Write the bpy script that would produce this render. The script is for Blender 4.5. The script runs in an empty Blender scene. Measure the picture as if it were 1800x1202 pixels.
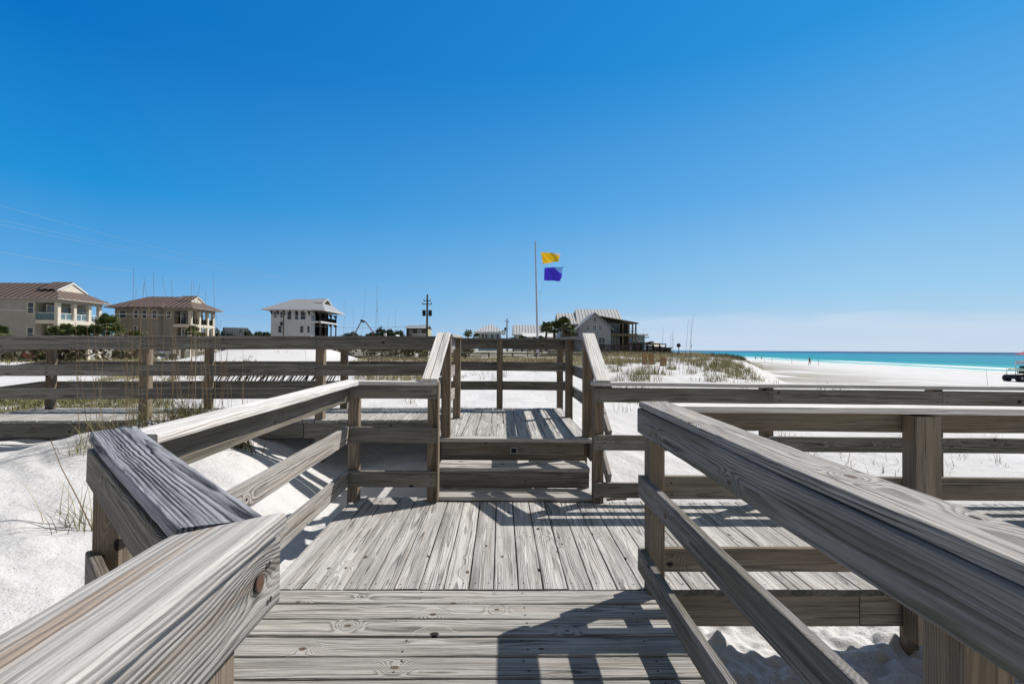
import bpy, math, random
import numpy as np
from mathutils import Vector, Matrix, Quaternion
R = random.Random(7)
NR = np.random.RandomState(5)
sc = bpy.context.scene
COL = sc.collection
rad = math.radians

# ------------------------------------------------------------ camera
EYE = 1.408
yaw, pitch, roll, FPX = 0.02228, 0.01574, 0.00608, 832.75
cam_d = bpy.data.cameras.new('camera')
cam = bpy.data.objects.new('camera', cam_d); COL.objects.link(cam)
cam_d.sensor_width = 36.0; cam_d.lens = FPX / 1800 * 36.0
cam_d.clip_start = 0.05; cam_d.clip_end = 90000
cy_, sy_ = math.cos(yaw), math.sin(yaw); cp_, sp_ = math.cos(pitch), math.sin(pitch)
fwd = Vector((sy_ * cp_, cy_ * cp_, sp_))
right0 = Vector((cy_, -sy_, 0)); up0 = right0.cross(fwd)
cr_, sr_ = math.cos(roll), math.sin(roll)
rgt = right0 * cr_ - up0 * sr_ * -1.0
rgt = right0 * cr_ + up0 * sr_
upv = up0 * cr_ - right0 * sr_
M = Matrix((rgt, upv, -fwd)).transposed().to_4x4(); M.translation = Vector((0, 0, EYE))
cam.matrix_world = M
sc.camera = cam

# ------------------------------------------------------------ light
SUNV = Vector((0.76, 0.424, 1.0)).normalized()
elev = math.asin(SUNV.z); azim = math.atan2(SUNV.x, SUNV.y)
sd = bpy.data.lights.new('sun', 'SUN'); sd.energy = 4.9; sd.angle = rad(0.53); sd.color = (1.0, 0.95, 0.885)
so = bpy.data.objects.new('sun', sd); COL.objects.link(so)
so.rotation_euler = SUNV.to_track_quat('Z', 'Y').to_euler()
w = bpy.data.worlds.new('World'); sc.world = w; w.use_nodes = True
nt = w.node_tree; nt.nodes.clear()
def N(nt, t, **k):
    n = nt.nodes.new(t)
    for a, b in k.items(): setattr(n, a, b)
    return n
wo = N(nt, 'ShaderNodeOutputWorld'); bg = N(nt, 'ShaderNodeBackground')
sky = N(nt, 'ShaderNodeTexSky', sky_type='NISHITA', sun_disc=False, sun_elevation=elev, sun_rotation=azim,
        altitude=0.0, air_density=1.0, dust_density=0.35, ozone_density=2.6)
bg.inputs['Strength'].default_value = 0.095
def s2l(c): return tuple(((v / 255 + .055) / 1.055) ** 2.4 if v > 10 else v / 255 / 12.92 for v in c)
tc = N(nt, 'ShaderNodeTexCoord'); sp = N(nt, 'ShaderNodeSeparateXYZ'); nt.links.new(tc.outputs['Generated'], sp.inputs[0])
def skyramp(stops):
    n = N(nt, 'ShaderNodeValToRGB'); el = n.color_ramp.elements
    while len(el) < len(stops): el.new(.5)
    for e, (p, c) in zip(el, stops): e.position = p; e.color = (*s2l(c), 1)
    nt.links.new(sp.outputs['Z'], n.inputs[0]); return n.outputs[0]
rL = skyramp([(0, (158, 196, 224)), (.066, (118, 174, 222)), (.138, (84, 160, 219)), (.257, (28, 141, 211)), (.457, (0, 112, 193)), (.75, (0, 98, 180))])
rR = skyramp([(0, (190, 210, 230)), (.11, (150, 199, 232)), (.289, (98, 170, 228)), (.505, (38, 146, 217)), (.75, (22, 134, 212))])
tx = N(nt, 'ShaderNodeMapRange'); nt.links.new(sp.outputs['X'], tx.inputs['Value']); tx.inputs['From Min'].default_value = -.62; tx.inputs['From Max'].default_value = .62
g1 = N(nt, 'ShaderNodeMix', data_type='RGBA'); nt.links.new(tx.outputs[0], g1.inputs[0]); nt.links.new(rL, g1.inputs[6]); nt.links.new(rR, g1.inputs[7])
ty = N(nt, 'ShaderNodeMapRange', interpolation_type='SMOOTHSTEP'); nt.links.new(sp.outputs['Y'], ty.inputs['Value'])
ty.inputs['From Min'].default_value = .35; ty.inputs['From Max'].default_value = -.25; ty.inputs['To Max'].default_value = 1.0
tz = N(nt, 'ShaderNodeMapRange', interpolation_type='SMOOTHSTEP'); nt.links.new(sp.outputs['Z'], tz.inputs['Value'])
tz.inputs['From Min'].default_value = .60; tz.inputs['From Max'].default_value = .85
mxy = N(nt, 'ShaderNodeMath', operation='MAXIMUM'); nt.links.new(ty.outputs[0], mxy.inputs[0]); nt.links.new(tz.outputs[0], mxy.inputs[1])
g2 = N(nt, 'ShaderNodeMix', data_type='RGBA'); nt.links.new(mxy.outputs[0], g2.inputs[0]); nt.links.new(g1.outputs[2], g2.inputs[6]); g2.inputs[7].default_value = (.19, .215, .25, 1)  # unseen sky behind camera and overhead toned neutral, to mute blue shadow fill
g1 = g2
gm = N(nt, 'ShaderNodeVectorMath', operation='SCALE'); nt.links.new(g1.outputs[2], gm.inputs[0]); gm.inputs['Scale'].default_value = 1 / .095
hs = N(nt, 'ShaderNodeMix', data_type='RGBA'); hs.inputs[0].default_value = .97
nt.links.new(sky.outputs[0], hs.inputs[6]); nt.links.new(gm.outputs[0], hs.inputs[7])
# a faint bank of far cloud low over the sea
mp = N(nt, 'ShaderNodeMapping'); mp.inputs['Scale'].default_value = (3, 3, 16); nt.links.new(tc.outputs['Generated'], mp.inputs[0])
cn = N(nt, 'ShaderNodeTexNoise'); cn.inputs['Scale'].default_value = 1.3; cn.inputs['Detail'].default_value = 5; nt.links.new(mp.outputs[0], cn.inputs[0])
def wm(op, a, b=None, c=None, nt=nt):
    m = N(nt, 'ShaderNodeMath', operation=op)
    for i, v in enumerate((a, b, c)):
        if v is None: continue
        if isinstance(v, (int, float)): m.inputs[i].default_value = v
        else: nt.links.new(v, m.inputs[i])
    return m.outputs[0]
topz = wm('ADD', 0.035, wm('MULTIPLY', cn.outputs[0], 0.085))
mr = N(nt, 'ShaderNodeMapRange', interpolation_type='SMOOTHSTEP'); nt.links.new(sp.outputs['Z'], mr.inputs['Value'])
nt.links.new(topz, mr.inputs['From Max']); nt.links.new(wm('SUBTRACT', topz, 0.030), mr.inputs['From Min'])
mr.inputs['To Min'].default_value = 1; mr.inputs['To Max'].default_value = 0
side = N(nt, 'ShaderNodeMapRange', interpolation_type='SMOOTHSTEP'); nt.links.new(sp.outputs['X'], side.inputs['Value'])
side.inputs['From Min'].default_value = -0.05; side.inputs['From Max'].default_value = 0.35
mp2 = N(nt, 'ShaderNodeMapping'); mp2.inputs['Scale'].default_value = (4, 4, 34); nt.links.new(tc.outputs['Generated'], mp2.inputs[0])
cn2 = N(nt, 'ShaderNodeTexNoise'); cn2.inputs['Scale'].default_value = 1.6; cn2.inputs['Detail'].default_value = 7; nt.links.new(mp2.outputs[0], cn2.inputs[0])
cf = wm('MULTIPLY', wm('MULTIPLY', mr.outputs[0], side.outputs[0]), wm('ADD', 0.12, wm('MULTIPLY', cn2.outputs[0], 0.8)))
mx = N(nt, 'ShaderNodeMix', data_type='RGBA'); nt.links.new(cf, mx.inputs[0])
nt.links.new(hs.outputs[2], mx.inputs[6]); mx.inputs[7].default_value = (6.2, 7.2, 8.6, 1)
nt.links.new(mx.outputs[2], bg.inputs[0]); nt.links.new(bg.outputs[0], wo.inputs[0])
sc.view_settings.view_transform = 'Standard'; sc.view_settings.look = 'None'
sc.view_settings.exposure = 0.08; sc.view_settings.gamma = 1.0
sc.render.engine = 'CYCLES'

# ------------------------------------------------------------ helpers
ORG = {}
class MB:
    """collects faces of one mesh"""
    def __init__(s): s.v = []; s.f = []; s.bp = []; s.br = []; s.smooth = False; s.mi = []
    def add(s, vs, fs, bp=None, br=(0.5, 0.5, 0.5)):
        o = len(s.v); s.v += [tuple(p) for p in vs]; s.f += [tuple(i + o for i in f) for f in fs]
        s.bp += [tuple(p) for p in (bp if bp is not None else vs)]; s.br += [br] * len(vs); s.mi += [0] * len(fs)
        return s
    def box(s, x0, x1, y0, y1, z0, z1, br=(.5, .5, .5)):
        vs = [(x, y, z) for z in (z0, z1) for y in (y0, y1) for x in (x0, x1)]
        return s.add(vs, [(0, 2, 3, 1), (4, 5, 7, 6), (0, 1, 5, 4), (2, 6, 7, 3), (0, 4, 6, 2), (1, 3, 7, 5)], br=br)
    def quad(s, *p, br=(.5, .5, .5)): return s.add(p, [tuple(range(len(p)))], br=br)
    def prism(s, poly, d):
        """poly: list of 3d points, d: extrusion vector"""
        n = len(poly); a = [Vector(p) for p in poly]; b = [p + Vector(d) for p in a]
        fs = [tuple(range(n))[::-1], tuple(range(n, 2 * n))] + [(i, (i + 1) % n, n + (i + 1) % n, n + i) for i in range(n)]
        return s.add(a + b, fs)
    def tube(s, pts, r0, r1=None, k=6):
        pts = [Vector(p) for p in pts]; r1 = r0 if r1 is None else r1; n = len(pts); vs = []; fs = []
        for i, p in enumerate(pts):
            d = (pts[min(i + 1, n - 1)] - pts[max(i - 1, 0)]).normalized()
            a = d.cross(Vector((0.31, 0.9, 0.2))).normalized(); b = d.cross(a)
            r = r0 + (r1 - r0) * i / max(1, n - 1)
            vs += [p + (a * math.cos(6.2832 * j / k) + b * math.sin(6.2832 * j / k)) * r for j in range(k)]
        for i in range(n - 1):
            for j in range(k): fs.append((i * k + j, i * k + (j + 1) % k, (i + 1) * k + (j + 1) % k, (i + 1) * k + j))
        fs += [tuple(range(k))[::-1], tuple((n - 1) * k + j for j in range(k))]
        return s.add(vs, fs)
    def merge(s, o, k):
        n = len(s.v); s.v += o.v; s.bp += o.bp; s.br += o.br; s.f += [tuple(i + n for i in f) for f in o.f]; s.mi += [k] * len(o.f); return s
    def build(s, name, mat, parent=None, smooth=False):
        me = bpy.data.meshes.new(name)
        o = bpy.data.objects.new(name, me); COL.objects.link(o)
        org = Vector((0, 0, 0))
        if parent is not None:
            o.parent = parent; org = ORG[parent.name]
        ORG[o.name] = org
        v = [(p[0] - org.x, p[1] - org.y, p[2] - org.z) for p in s.v]
        me.from_pydata(v, [], s.f)
        a = me.attributes.new('bp', 'FLOAT_VECTOR', 'POINT'); a.data.foreach_set('vector', np.array(s.bp, dtype=np.float32).ravel())
        a = me.attributes.new('br', 'FLOAT_VECTOR', 'POINT'); a.data.foreach_set('vector', np.array(s.br, dtype=np.float32).ravel())
        if smooth or s.smooth: me.polygons.foreach_set('use_smooth', [True] * len(me.polygons))
        for m_ in (mat if isinstance(mat, (list, tuple)) else [mat]): me.materials.append(m_)
        if isinstance(mat, (list, tuple)): me.polygons.foreach_set('material_index', s.mi)
        me.update()
        return o
def tag(o, label, cat, group=None):
    o['label'] = label; o['category'] = cat
    if group: o['group'] = group
    return o
def thing(name, loc, label, cat, group=None):
    o = bpy.data.objects.new(name, None); COL.objects.link(o); o.location = loc; o.empty_display_size = .2
    ORG[o.name] = Vector(loc)
    return tag(o, label, cat, group)
def setting(o): o['kind'] = 'structure'; return o
def stuff(o, label, cat): o['kind'] = 'stuff'; return tag(o, label, cat)
def copy_thing(src, loc, label, rot=0.0, scale=1.0, group=None, cat=None):
    r = src.copy(); COL.objects.link(r); r.location = loc; r.rotation_euler = (0, 0, rot); r.scale = (scale,) * 3
    r['label'] = label
    if group: r['group'] = group
    for ch in list(src.children):
        c = ch.copy(); COL.objects.link(c); c.parent = r
        for g in list(ch.children):
            d = g.copy(); COL.objects.link(d); d.parent = c
    return r
def W(x, y, z):
    """the boardwalk is laid on a slight grade: rises going away"""
    return Vector((x, y, z - 0.00619 * x + 0.01488 * y))

def board(mb, p0, p1, wd, w_, t, brown=0.2, dark=0.5, e0=0.0, e1=0.0, seg=0.12, rnd=0.004, wob=0.0012, endd=.35, pith=None):
    """a sawn board from p0 to p1 (centre line); wd = direction of its width; e0/e1 slant the ends (mitres)"""
    p0 = Vector(p0); p1 = Vector(p1); L = (p1 - p0).length; ax = (p1 - p0) / L
    wv = Vector(wd); wv = (wv - ax * wv.dot(ax)).normalized(); tv = ax.cross(wv)
    hw, ht = w_ / 2, t / 2; r = min(rnd, hw * .4, ht * .4)
    prof = []
    for sx_, sz_, a0 in ((1, 1, 0), (-1, 1, 90), (-1, -1, 180), (1, -1, 270)):
        for a in (a0, a0 + 45, a0 + 90):
            prof.append((sx_ * (hw - r) + r * math.cos(rad(a)), sz_ * (ht - r) + r * math.sin(rad(a))))
    k = len(prof); n = max(1, min(60, int(L / seg)))
    y0 = R.uniform(-.05, .05); z0 = R.choice((-1, 1)) * R.uniform(.025, .10); xo = R.uniform(0, 900)
    if pith: y0, z0 = pith[:2]; xo = pith[2]
    br = (R.random(), max(0, min(1, brown + R.uniform(-.12, .12))), max(0, min(1, dark + R.uniform(-.16, .16))))
    ph = R.uniform(0, 6.28); vs = []; bp = []
    bow = R.uniform(-1, 1) * wob * 1.2; cup = R.uniform(-1, 1) * wob
    for i in range(n + 1):
        u = i / n
        for a, b in prof:
            off = (e0 * (1 - u) + e1 * u) * (a / hw)
            x = u * L + off
            da = wob * math.sin(x * 5.1 + ph) * .8 + bow * 4 * u * (1 - u) + R.uniform(-1, 1) * wob * .35
            db = wob * math.sin(x * 3.7 + 2 * ph) * .8 + cup * (a / hw) ** 2 + R.uniform(-1, 1) * wob * .25
            vs.append(p0 + ax * x + wv * (a + da) + tv * (b + db))
            bp.append((x + xo, a - y0, b - z0))
    fs = []
    for i in range(n):
        for j in range(k): fs.append((i * k + j, (i + 1) * k + j, (i + 1) * k + (j + 1) % k, i * k + (j + 1) % k))
    mb.add(vs, fs, bp, br)
    eb = (br[0], br[1], min(1.75, br[2] + endd))
    mb.add(vs[:k] + vs[-k:], [tuple(range(k)), tuple(k + j for j in range(k))[::-1]], bp[:k] + bp[-k:], eb)
    return mb

# ------------------------------------------------------------ materials
def mat(name):
    m = bpy.data.materials.new(name); m.use_nodes = True
    nt = m.node_tree; b = nt.nodes['Principled BSDF']
    return m, nt, b
def mm(nt, op, a, b=None, c=None, clamp=False):
    m = nt.nodes.new('ShaderNodeMath'); m.operation = op; m.use_clamp = clamp
    for i, v in enumerate((a, b, c)):
        if v is None: continue
        if isinstance(v, (int, float)): m.inputs[i].default_value = v
        else: nt.links.new(v, m.inputs[i])
    return m.outputs[0]
def noise(nt, vec, scale, detail=3, rough=.55, dim='3D'):
    n = nt.nodes.new('ShaderNodeTexNoise'); n.noise_dimensions = dim
    n.inputs['Scale'].default_value = scale; n.inputs['Detail'].default_value = detail; n.inputs['Roughness'].default_value = rough
    if vec is not None: nt.links.new(vec, n.inputs['Vector'])
    return n.outputs['Fac']
def scalev(nt, vec, s, off=(0, 0, 0)):
    n = nt.nodes.new('ShaderNodeMapping'); n.inputs['Scale'].default_value = s; n.inputs['Location'].default_value = off
    nt.links.new(vec, n.inputs[0]); return n.outputs[0]
def ramp(nt, fac, stops, interp='LINEAR'):
    n = nt.nodes.new('ShaderNodeValToRGB'); n.color_ramp.interpolation = interp
    el = n.color_ramp.elements
    while len(el) < len(stops): el.new(.5)
    for e, (p, c) in zip(el, stops): e.position = p; e.color = (*c, 1) if len(c) == 3 else c
    nt.links.new(fac, n.inputs[0]); return n.outputs[0]
def mixc(nt, f, a, b, mode='MIX'):
    n = nt.nodes.new('ShaderNodeMix'); n.data_type = 'RGBA'; n.blend_type = mode
    for i, v in ((0, f), (6, a), (7, b)):
        if isinstance(v, (int, float)): n.inputs[i].default_value = v
        elif isinstance(v, tuple): n.inputs[i].default_value = (*v, 1)
        else: nt.links.new(v, n.inputs[i])
    return n.outputs[2]
def sstep(nt, v, a, b, t0=0.0, t1=1.0):
    n = nt.nodes.new('ShaderNodeMapRange'); n.interpolation_type = 'SMOOTHSTEP'
    nt.links.new(v, n.inputs[0]); n.inputs[1].default_value = a; n.inputs[2].default_value = b
    n.inputs[3].default_value = t0; n.inputs[4].default_value = t1; return n.outputs[0]
def bump(nt, h, strength, dist, b):
    n = nt.nodes.new('ShaderNodeBump'); n.inputs['Strength'].default_value = strength; n.inputs['Distance'].default_value = dist
    nt.links.new(h, n.inputs['Height']); nt.links.new(n.outputs[0], b.inputs['Normal'])

def wood(name, light, darkc, brownc, moss=0.0, ringw=.0075, contrast=1.0, fine=1.0, kn=1.0, stain=.35, kpos=None):
    m, nt, b = mat(name)
    at = nt.nodes.new('ShaderNodeAttribute'); at.attribute_name = 'bp'
    ar = nt.nodes.new('ShaderNodeAttribute'); ar.attribute_name = 'br'
    s3 = nt.nodes.new('ShaderNodeSeparateXYZ'); nt.links.new(at.outputs['Vector'], s3.inputs[0])
    r3 = nt.nodes.new('ShaderNodeSeparateXYZ'); nt.links.new(ar.outputs['Vector'], r3.inputs[0])
    X, Y, Z = s3.outputs
    # rings: distance from a wandering pith
    wv = scalev(nt, at.outputs['Vector'], (.85, 6, 6)); n1 = noise(nt, wv, 1.0, 2)
    wv2 = scalev(nt, at.outputs['Vector'], (.7, 5, 5), (31, 7, 3)); n2 = noise(nt, wv2, 1.0, 2)
    y2 = mm(nt, 'ADD', Y, mm(nt, 'MULTIPLY', mm(nt, 'SUBTRACT', n1, .5), .045))
    z2 = mm(nt, 'ADD', Z, mm(nt, 'MULTIPLY', mm(nt, 'SUBTRACT', n2, .5), .05))
    rr = mm(nt, 'SQRT', mm(nt, 'ADD', mm(nt, 'MULTIPLY', y2, y2), mm(nt, 'MULTIPLY', z2, z2)))
    # knots: sparse cells along the board
    cb = nt.nodes.new('ShaderNodeCombineXYZ')
    nt.links.new(mm(nt, 'MULTIPLY', X, 2.6), cb.inputs[0]); nt.links.new(mm(nt, 'MULTIPLY', mm(nt, 'ADD', Y, r3.outputs[0]), 5.0), cb.inputs[1])
    vo = nt.nodes.new('ShaderNodeTexVoronoi'); vo.voronoi_dimensions = '2D'; vo.inputs['Scale'].default_value = 1.0
    nt.links.new(cb.outputs[0], vo.inputs['Vector'])
    vs = nt.nodes.new('ShaderNodeVectorMath'); vs.operation = 'SUBTRACT'
    nt.links.new(cb.outputs[0], vs.inputs[0]); nt.links.new(vo.outputs['Position'], vs.inputs[1])
    vv = nt.nodes.new('ShaderNodeSeparateXYZ'); nt.links.new(vs.outputs[0], vv.inputs[0])
    dx = mm(nt, 'MULTIPLY', vv.outputs[0], 1 / 2.6 * .62); dy = mm(nt, 'MULTIPLY', vv.outputs[1], 1 / 5.0)
    dk = mm(nt, 'SQRT', mm(nt, 'ADD', mm(nt, 'MULTIPLY', dx, dx), mm(nt, 'MULTIPLY', dy, dy)))
    cs = nt.nodes.new('ShaderNodeSeparateColor'); nt.links.new(vo.outputs['Color'], cs.inputs[0])
    ksz = mm(nt, 'MULTIPLY', mm(nt, 'MAXIMUM', mm(nt, 'SUBTRACT', cs.outputs[0], .25), 0.0), .021 * kn)  # knot radius, many are nil
    infl = mm(nt, 'MULTIPLY', mm(nt, 'EXPONENT', mm(nt, 'MULTIPLY', mm(nt, 'DIVIDE', dk, mm(nt, 'ADD', mm(nt, 'MULTIPLY', ksz, 2.6), .0015)), -1.0)), mm(nt, 'MULTIPLY', ksz, 4.5))
    infl = mm(nt, 'MULTIPLY', infl, sstep(nt, dk, .025, .075, 1, 0))
    if kpos:
        ex = mm(nt, 'MULTIPLY', mm(nt, 'SUBTRACT', X, kpos[0]), .62); ey = mm(nt, 'SUBTRACT', Y, kpos[1])
        de = mm(nt, 'SQRT', mm(nt, 'ADD', mm(nt, 'MULTIPLY', ex, ex), mm(nt, 'MULTIPLY', ey, ey)))
        infl = mm(nt, 'ADD', infl, mm(nt, 'MULTIPLY', mm(nt, 'EXPONENT', mm(nt, 'MULTIPLY', de, -38.0)), .085))
    r2 = mm(nt, 'ADD', rr, infl)
    jit = noise(nt, scalev(nt, at.outputs['Vector'], (5, 60, 60)), 1.0, 2)
    ph = mm(nt, 'ADD', mm(nt, 'DIVIDE', r2, ringw), mm(nt, 'MULTIPLY', jit, .75))
    fr = mm(nt, 'FRACT', ph)
    ringv = mm(nt, 'MULTIPLY', sstep(nt, fr, .30, .82), sstep(nt, fr, .86, 1.0, 1, 0))  # dark latewood line
    rfade = noise(nt, scalev(nt, at.outputs['Vector'], (1.6, 14, 14), (3, 1, 9)), 1.0, 3)
    ringv = mm(nt, 'MULTIPLY', ringv, sstep(nt, rfade, .25, .62, .18, 1.0))
    st = noise(nt, scalev(nt, at.outputs['Vector'], (5, 260, 260)), 1.0, 5, .75)
    st2 = noise(nt, scalev(nt, at.outputs['Vector'], (1.3, 42, 42), (5, 5, 5)), 1.0, 4, .65)
    crack = sstep(nt, noise(nt, scalev(nt, at.outputs['Vector'], (1.6, 120, 120), (9, 2, 1)), 1.0, 2), .665, .73)
    blot = noise(nt, scalev(nt, at.outputs['Vector'], (1.0, 9, 9), (2, 8, 4)), 1.0, 4, .6)
    grain = mm(nt, 'ADD', mm(nt, 'MULTIPLY', ringv, .62 * contrast), mm(nt, 'ADD', mm(nt, 'MULTIPLY', sstep(nt, st, .42, .66), .34 * fine), mm(nt, 'MULTIPLY', sstep(nt, st2, .4, .72), .42 * contrast)), clamp=True)
    c = mixc(nt, grain, light, darkc)
    bf = mm(nt, 'MULTIPLY', sstep(nt, mm(nt, 'ADD', blot, mm(nt, 'MULTIPLY', mm(nt, 'SUBTRACT', r3.outputs[1], .5), 1.0)), .45, .75), .8)
    bmix = mixc(nt, grain, brownc, tuple(v * .42 for v in brownc))
    c = mixc(nt, bf, c, bmix)
    sk_ = sstep(nt, noise(nt, scalev(nt, at.outputs['Vector'], (.9, 26, 26), (7, 3, 2)), 1.0, 4, .6), .54, .66, 0, stain)
    c = mixc(nt, sk_, c, mixc(nt, grain, tuple(v * .92 for v in brownc), tuple(v * .35 for v in brownc)))
    if moss > 0:
        mo = sstep(nt, noise(nt, scalev(nt, at.outputs['Vector'], (1.4, 16, 16), (4, 4, 1)), 1.0, 4), .44, .62, 0, moss)
        c = mixc(nt, mo, c, (.105, .103, .058))
    # board to board tone
    tone = mm(nt, 'ADD', .70, mm(nt, 'MULTIPLY', mm(nt, 'SUBTRACT', 1.0, r3.outputs[2]), .6))
    tone = mm(nt, 'MULTIPLY', tone, sstep(nt, blot, .2, .8, .84, 1.12))
    ct = nt.nodes.new('ShaderNodeCombineColor')
    for i in range(3): nt.links.new(tone, ct.inputs[i])
    c = mixc(nt, 1.0, c, ct.outputs[0], 'MULTIPLY')
    kin = mm(nt, 'MULTIPLY', sstep(nt, mm(nt, 'DIVIDE', dk, mm(nt, 'ADD', ksz, .0001)), .75, 1.1, 1, 0), mm(nt, 'GREATER_THAN', ksz, .0012))
    krng = mm(nt, 'FRACT', mm(nt, 'MULTIPLY', dk, 420))
    kcol = mixc(nt, krng, (.085, .060, .043), (.16, .118, .082))
    kcol = mixc(nt, mm(nt, 'GREATER_THAN', cs.outputs[1], .55), kcol, (.022, .018, .016))
    c = mixc(nt, kin, c, kcol)
    c = mixc(nt, mm(nt, 'MULTIPLY', crack, .75), c, (.03, .027, .025))
    nt.links.new(c, b.inputs['Base Color']); b.inputs['Roughness'].default_value = .82
    b.inputs['Specular IOR Level'].default_value = .25
    hgt = mm(nt, 'SUBTRACT', mm(nt, 'MULTIPLY', ringv, .55), mm(nt, 'ADD', mm(nt, 'MULTIPLY', st, .6), mm(nt, 'ADD', mm(nt, 'MULTIPLY', st2, .7), mm(nt, 'ADD', mm(nt, 'MULTIPLY', crack, 1.4), mm(nt, 'MULTIPLY', kin, .4)))))
    bump(nt, hgt, 1.0, .0030, b)
    return m
WD_deck = wood('weathered_deck_wood', (.56, .54, .51), (.115, .108, .098), (.43, .36, .285), 0, .0062)
WD_near = wood('weathered_plank_wood', (.48, .455, .42), (.10, .093, .082), (.36, .285, .215), .15, .0075)
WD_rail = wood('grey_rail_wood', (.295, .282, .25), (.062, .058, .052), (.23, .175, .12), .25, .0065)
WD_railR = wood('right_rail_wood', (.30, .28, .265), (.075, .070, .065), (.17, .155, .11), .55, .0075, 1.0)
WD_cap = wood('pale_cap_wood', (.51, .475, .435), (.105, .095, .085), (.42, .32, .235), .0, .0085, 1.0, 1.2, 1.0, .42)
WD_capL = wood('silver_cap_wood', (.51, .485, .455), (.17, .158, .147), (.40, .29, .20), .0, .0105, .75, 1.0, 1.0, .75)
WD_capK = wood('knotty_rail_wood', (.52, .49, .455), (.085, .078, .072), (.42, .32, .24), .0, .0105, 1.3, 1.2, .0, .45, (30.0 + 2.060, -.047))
WD_capW = wood('glare_white_cap_wood', (.72, .70, .665), (.33, .31, .285), (.66, .57, .47), .0, .010, .8, 1.0, .0)  # near-white base colour stands in for grazing sun glare on the caps
WD_capD = wood('dark_cap_wood', (.34, .343, .368), (.022, .022, .027), (.16, .155, .16), 0, .0078, 1.5, 1.2, .0, .0)
WD_post = wood('brown_post_wood', (.30, .255, .20), (.070, .056, .042), (.28, .21, .145), .12, .0065)
WD_tan = wood('brown_grey_joist_wood', (.265, .235, .195), (.068, .057, .046), (.21, .16, .115), .2, .0065)

def flat(name, col, rough=.7, spec=.3, var=.0, scale=3.0, metal=0.0):
    m, nt, b = mat(name)
    b.inputs['Roughness'].default_value = rough; b.inputs['Specular IOR Level'].default_value = spec; b.inputs['Metallic'].default_value = metal
    g = nt.nodes.new('ShaderNodeNewGeometry')
    n = noise(nt, g.outputs['Position'], scale, 5, .6)
    nt.links.new(mixc(nt, sstep(nt, n, .3, .7, 0, 1), tuple(v * (1 - var) for v in col), tuple(min(1, v * (1 + var)) for v in col)), b.inputs['Base Color'])
    return m
def seam(name, c0, c1, pitch_, wdt, rough=.5, h=.03, rnd=.0):
    """metal or tile roof: seams run up the slope; spacing measured along the eave"""
    m, nt, b = mat(name)
    g = nt.nodes.new('ShaderNodeNewGeometry'); s = nt.nodes.new('ShaderNodeSeparateXYZ'); nt.links.new(g.outputs['Position'], s.inputs[0])
    q = nt.nodes.new('ShaderNodeSeparateXYZ'); nt.links.new(g.outputs['True Normal'], q.inputs[0])
    sel = mm(nt, 'GREATER_THAN', mm(nt, 'ABSOLUTE', q.outputs[0]), mm(nt, 'ABSOLUTE', q.outputs[1]))
    co = mm(nt, 'ADD', mm(nt, 'MULTIPLY', sel, s.outputs[1]), mm(nt, 'MULTIPLY', mm(nt, 'SUBTRACT', 1.0, sel), s.outputs[0]))
    fr = mm(nt, 'FRACT', mm(nt, 'DIVIDE', mm(nt, 'ADD', co, 500.0), pitch_))
    tri = mm(nt, 'ABSOLUTE', mm(nt, 'SUBTRACT', fr, .5))
    ln = sstep(nt, tri, .5 - wdt, .5 - wdt * .4)
    n = noise(nt, g.outputs['Position'], .9, 5)
    c = mixc(nt, ln, mixc(nt, n, c0, tuple(v * .78 for v in c0)), c1)
    nt.links.new(c, b.inputs['Base Color']); b.inputs['Roughness'].default_value = rough
    bump(nt, mm(nt, 'MULTIPLY', tri, -1.0) if rnd else ln, 1.0, h, b)
    return m
M_tile = seam('brown_tile_roof', (.215, .145, .115), (.035, .022, .018), .95, .34, .75, .2, 1)
M_silver = seam('silver_metal_roof', (.40, .405, .42), (.11, .115, .125), .60, .20, .6, .05)
M_silver2 = seam('white_metal_roof', (.56, .565, .57), (.20, .205, .22), .75, .18, .6, .05)
M_stuc = flat('beige_stucco', (.37, .345, .305), .9, .1, .06, .6)
M_stucL = flat('cream_trim', (.66, .60, .50), .8, .2, .03, .8)
M_stuc2 = flat('tan_stucco', (.28, .25, .215), .9, .1, .06, .6)
M_whitew = flat('white_siding', (.62, .62, .66), .8, .2, .04, .8)
M_white = flat('white_paint', (.75, .75, .74), .6, .3, .03)
M_grayw = flat('blue_grey_siding', (.43, .455, .51), .8, .2, .05, .8)
M_dwood = flat('dark_stained_timber', (.04, .032, .028), .8, .2, .2)
M_owood = flat('old_porch_timber', (.20, .17, .11), .8, .2, .2)
M_glass = flat('window_glass', (.035, .06, .09), .08, .8, .1)
M_glassR = flat('balcony_glass', (.10, .17, .19), .1, .7, .1)
M_dark = flat('dark_opening', (.02, .02, .022), .8, .1, .1)
M_brack = flat('galvanised_steel', (.35, .37, .40), .45, .5, .15, 40, .6)
M_screw = flat('screw_heads', (.035, .03, .028), .7, .2, .1)
M_blue = flat('pale_blue_siding', (.34, .47, .56), .8, .2, .04)
M_alu = flat('flagpole_metal', (.42, .43, .46), .4, .5, .05, 3, .2)
M_pole = flat('creosoted_pole', (.085, .075, .068), .9, .1, .2, 5)
M_wire = flat('wire', (.42, .47, .52), .6, .3, .0)
M_red = flat('red_paint', (.42, .035, .025), .4, .4, .05)
M_black = flat('black_rubber', (.018, .018, .024), .7, .2, .1)
M_yellow = flat('yellow_board', (.55, .38, .06), .4, .4, .03)
M_teal = flat('teal_fabric', (.04, .22, .27), .8, .1, .03)
M_trunk = flat('palm_trunk', (.13, .10, .075), .9, .1, .3, 8)
M_car = flat('white_car_paint', (.72, .73, .75), .25, .6, .02)
M_burlap = flat('brown_board', (.30, .19, .10), .9, .1, .15, 3)
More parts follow.
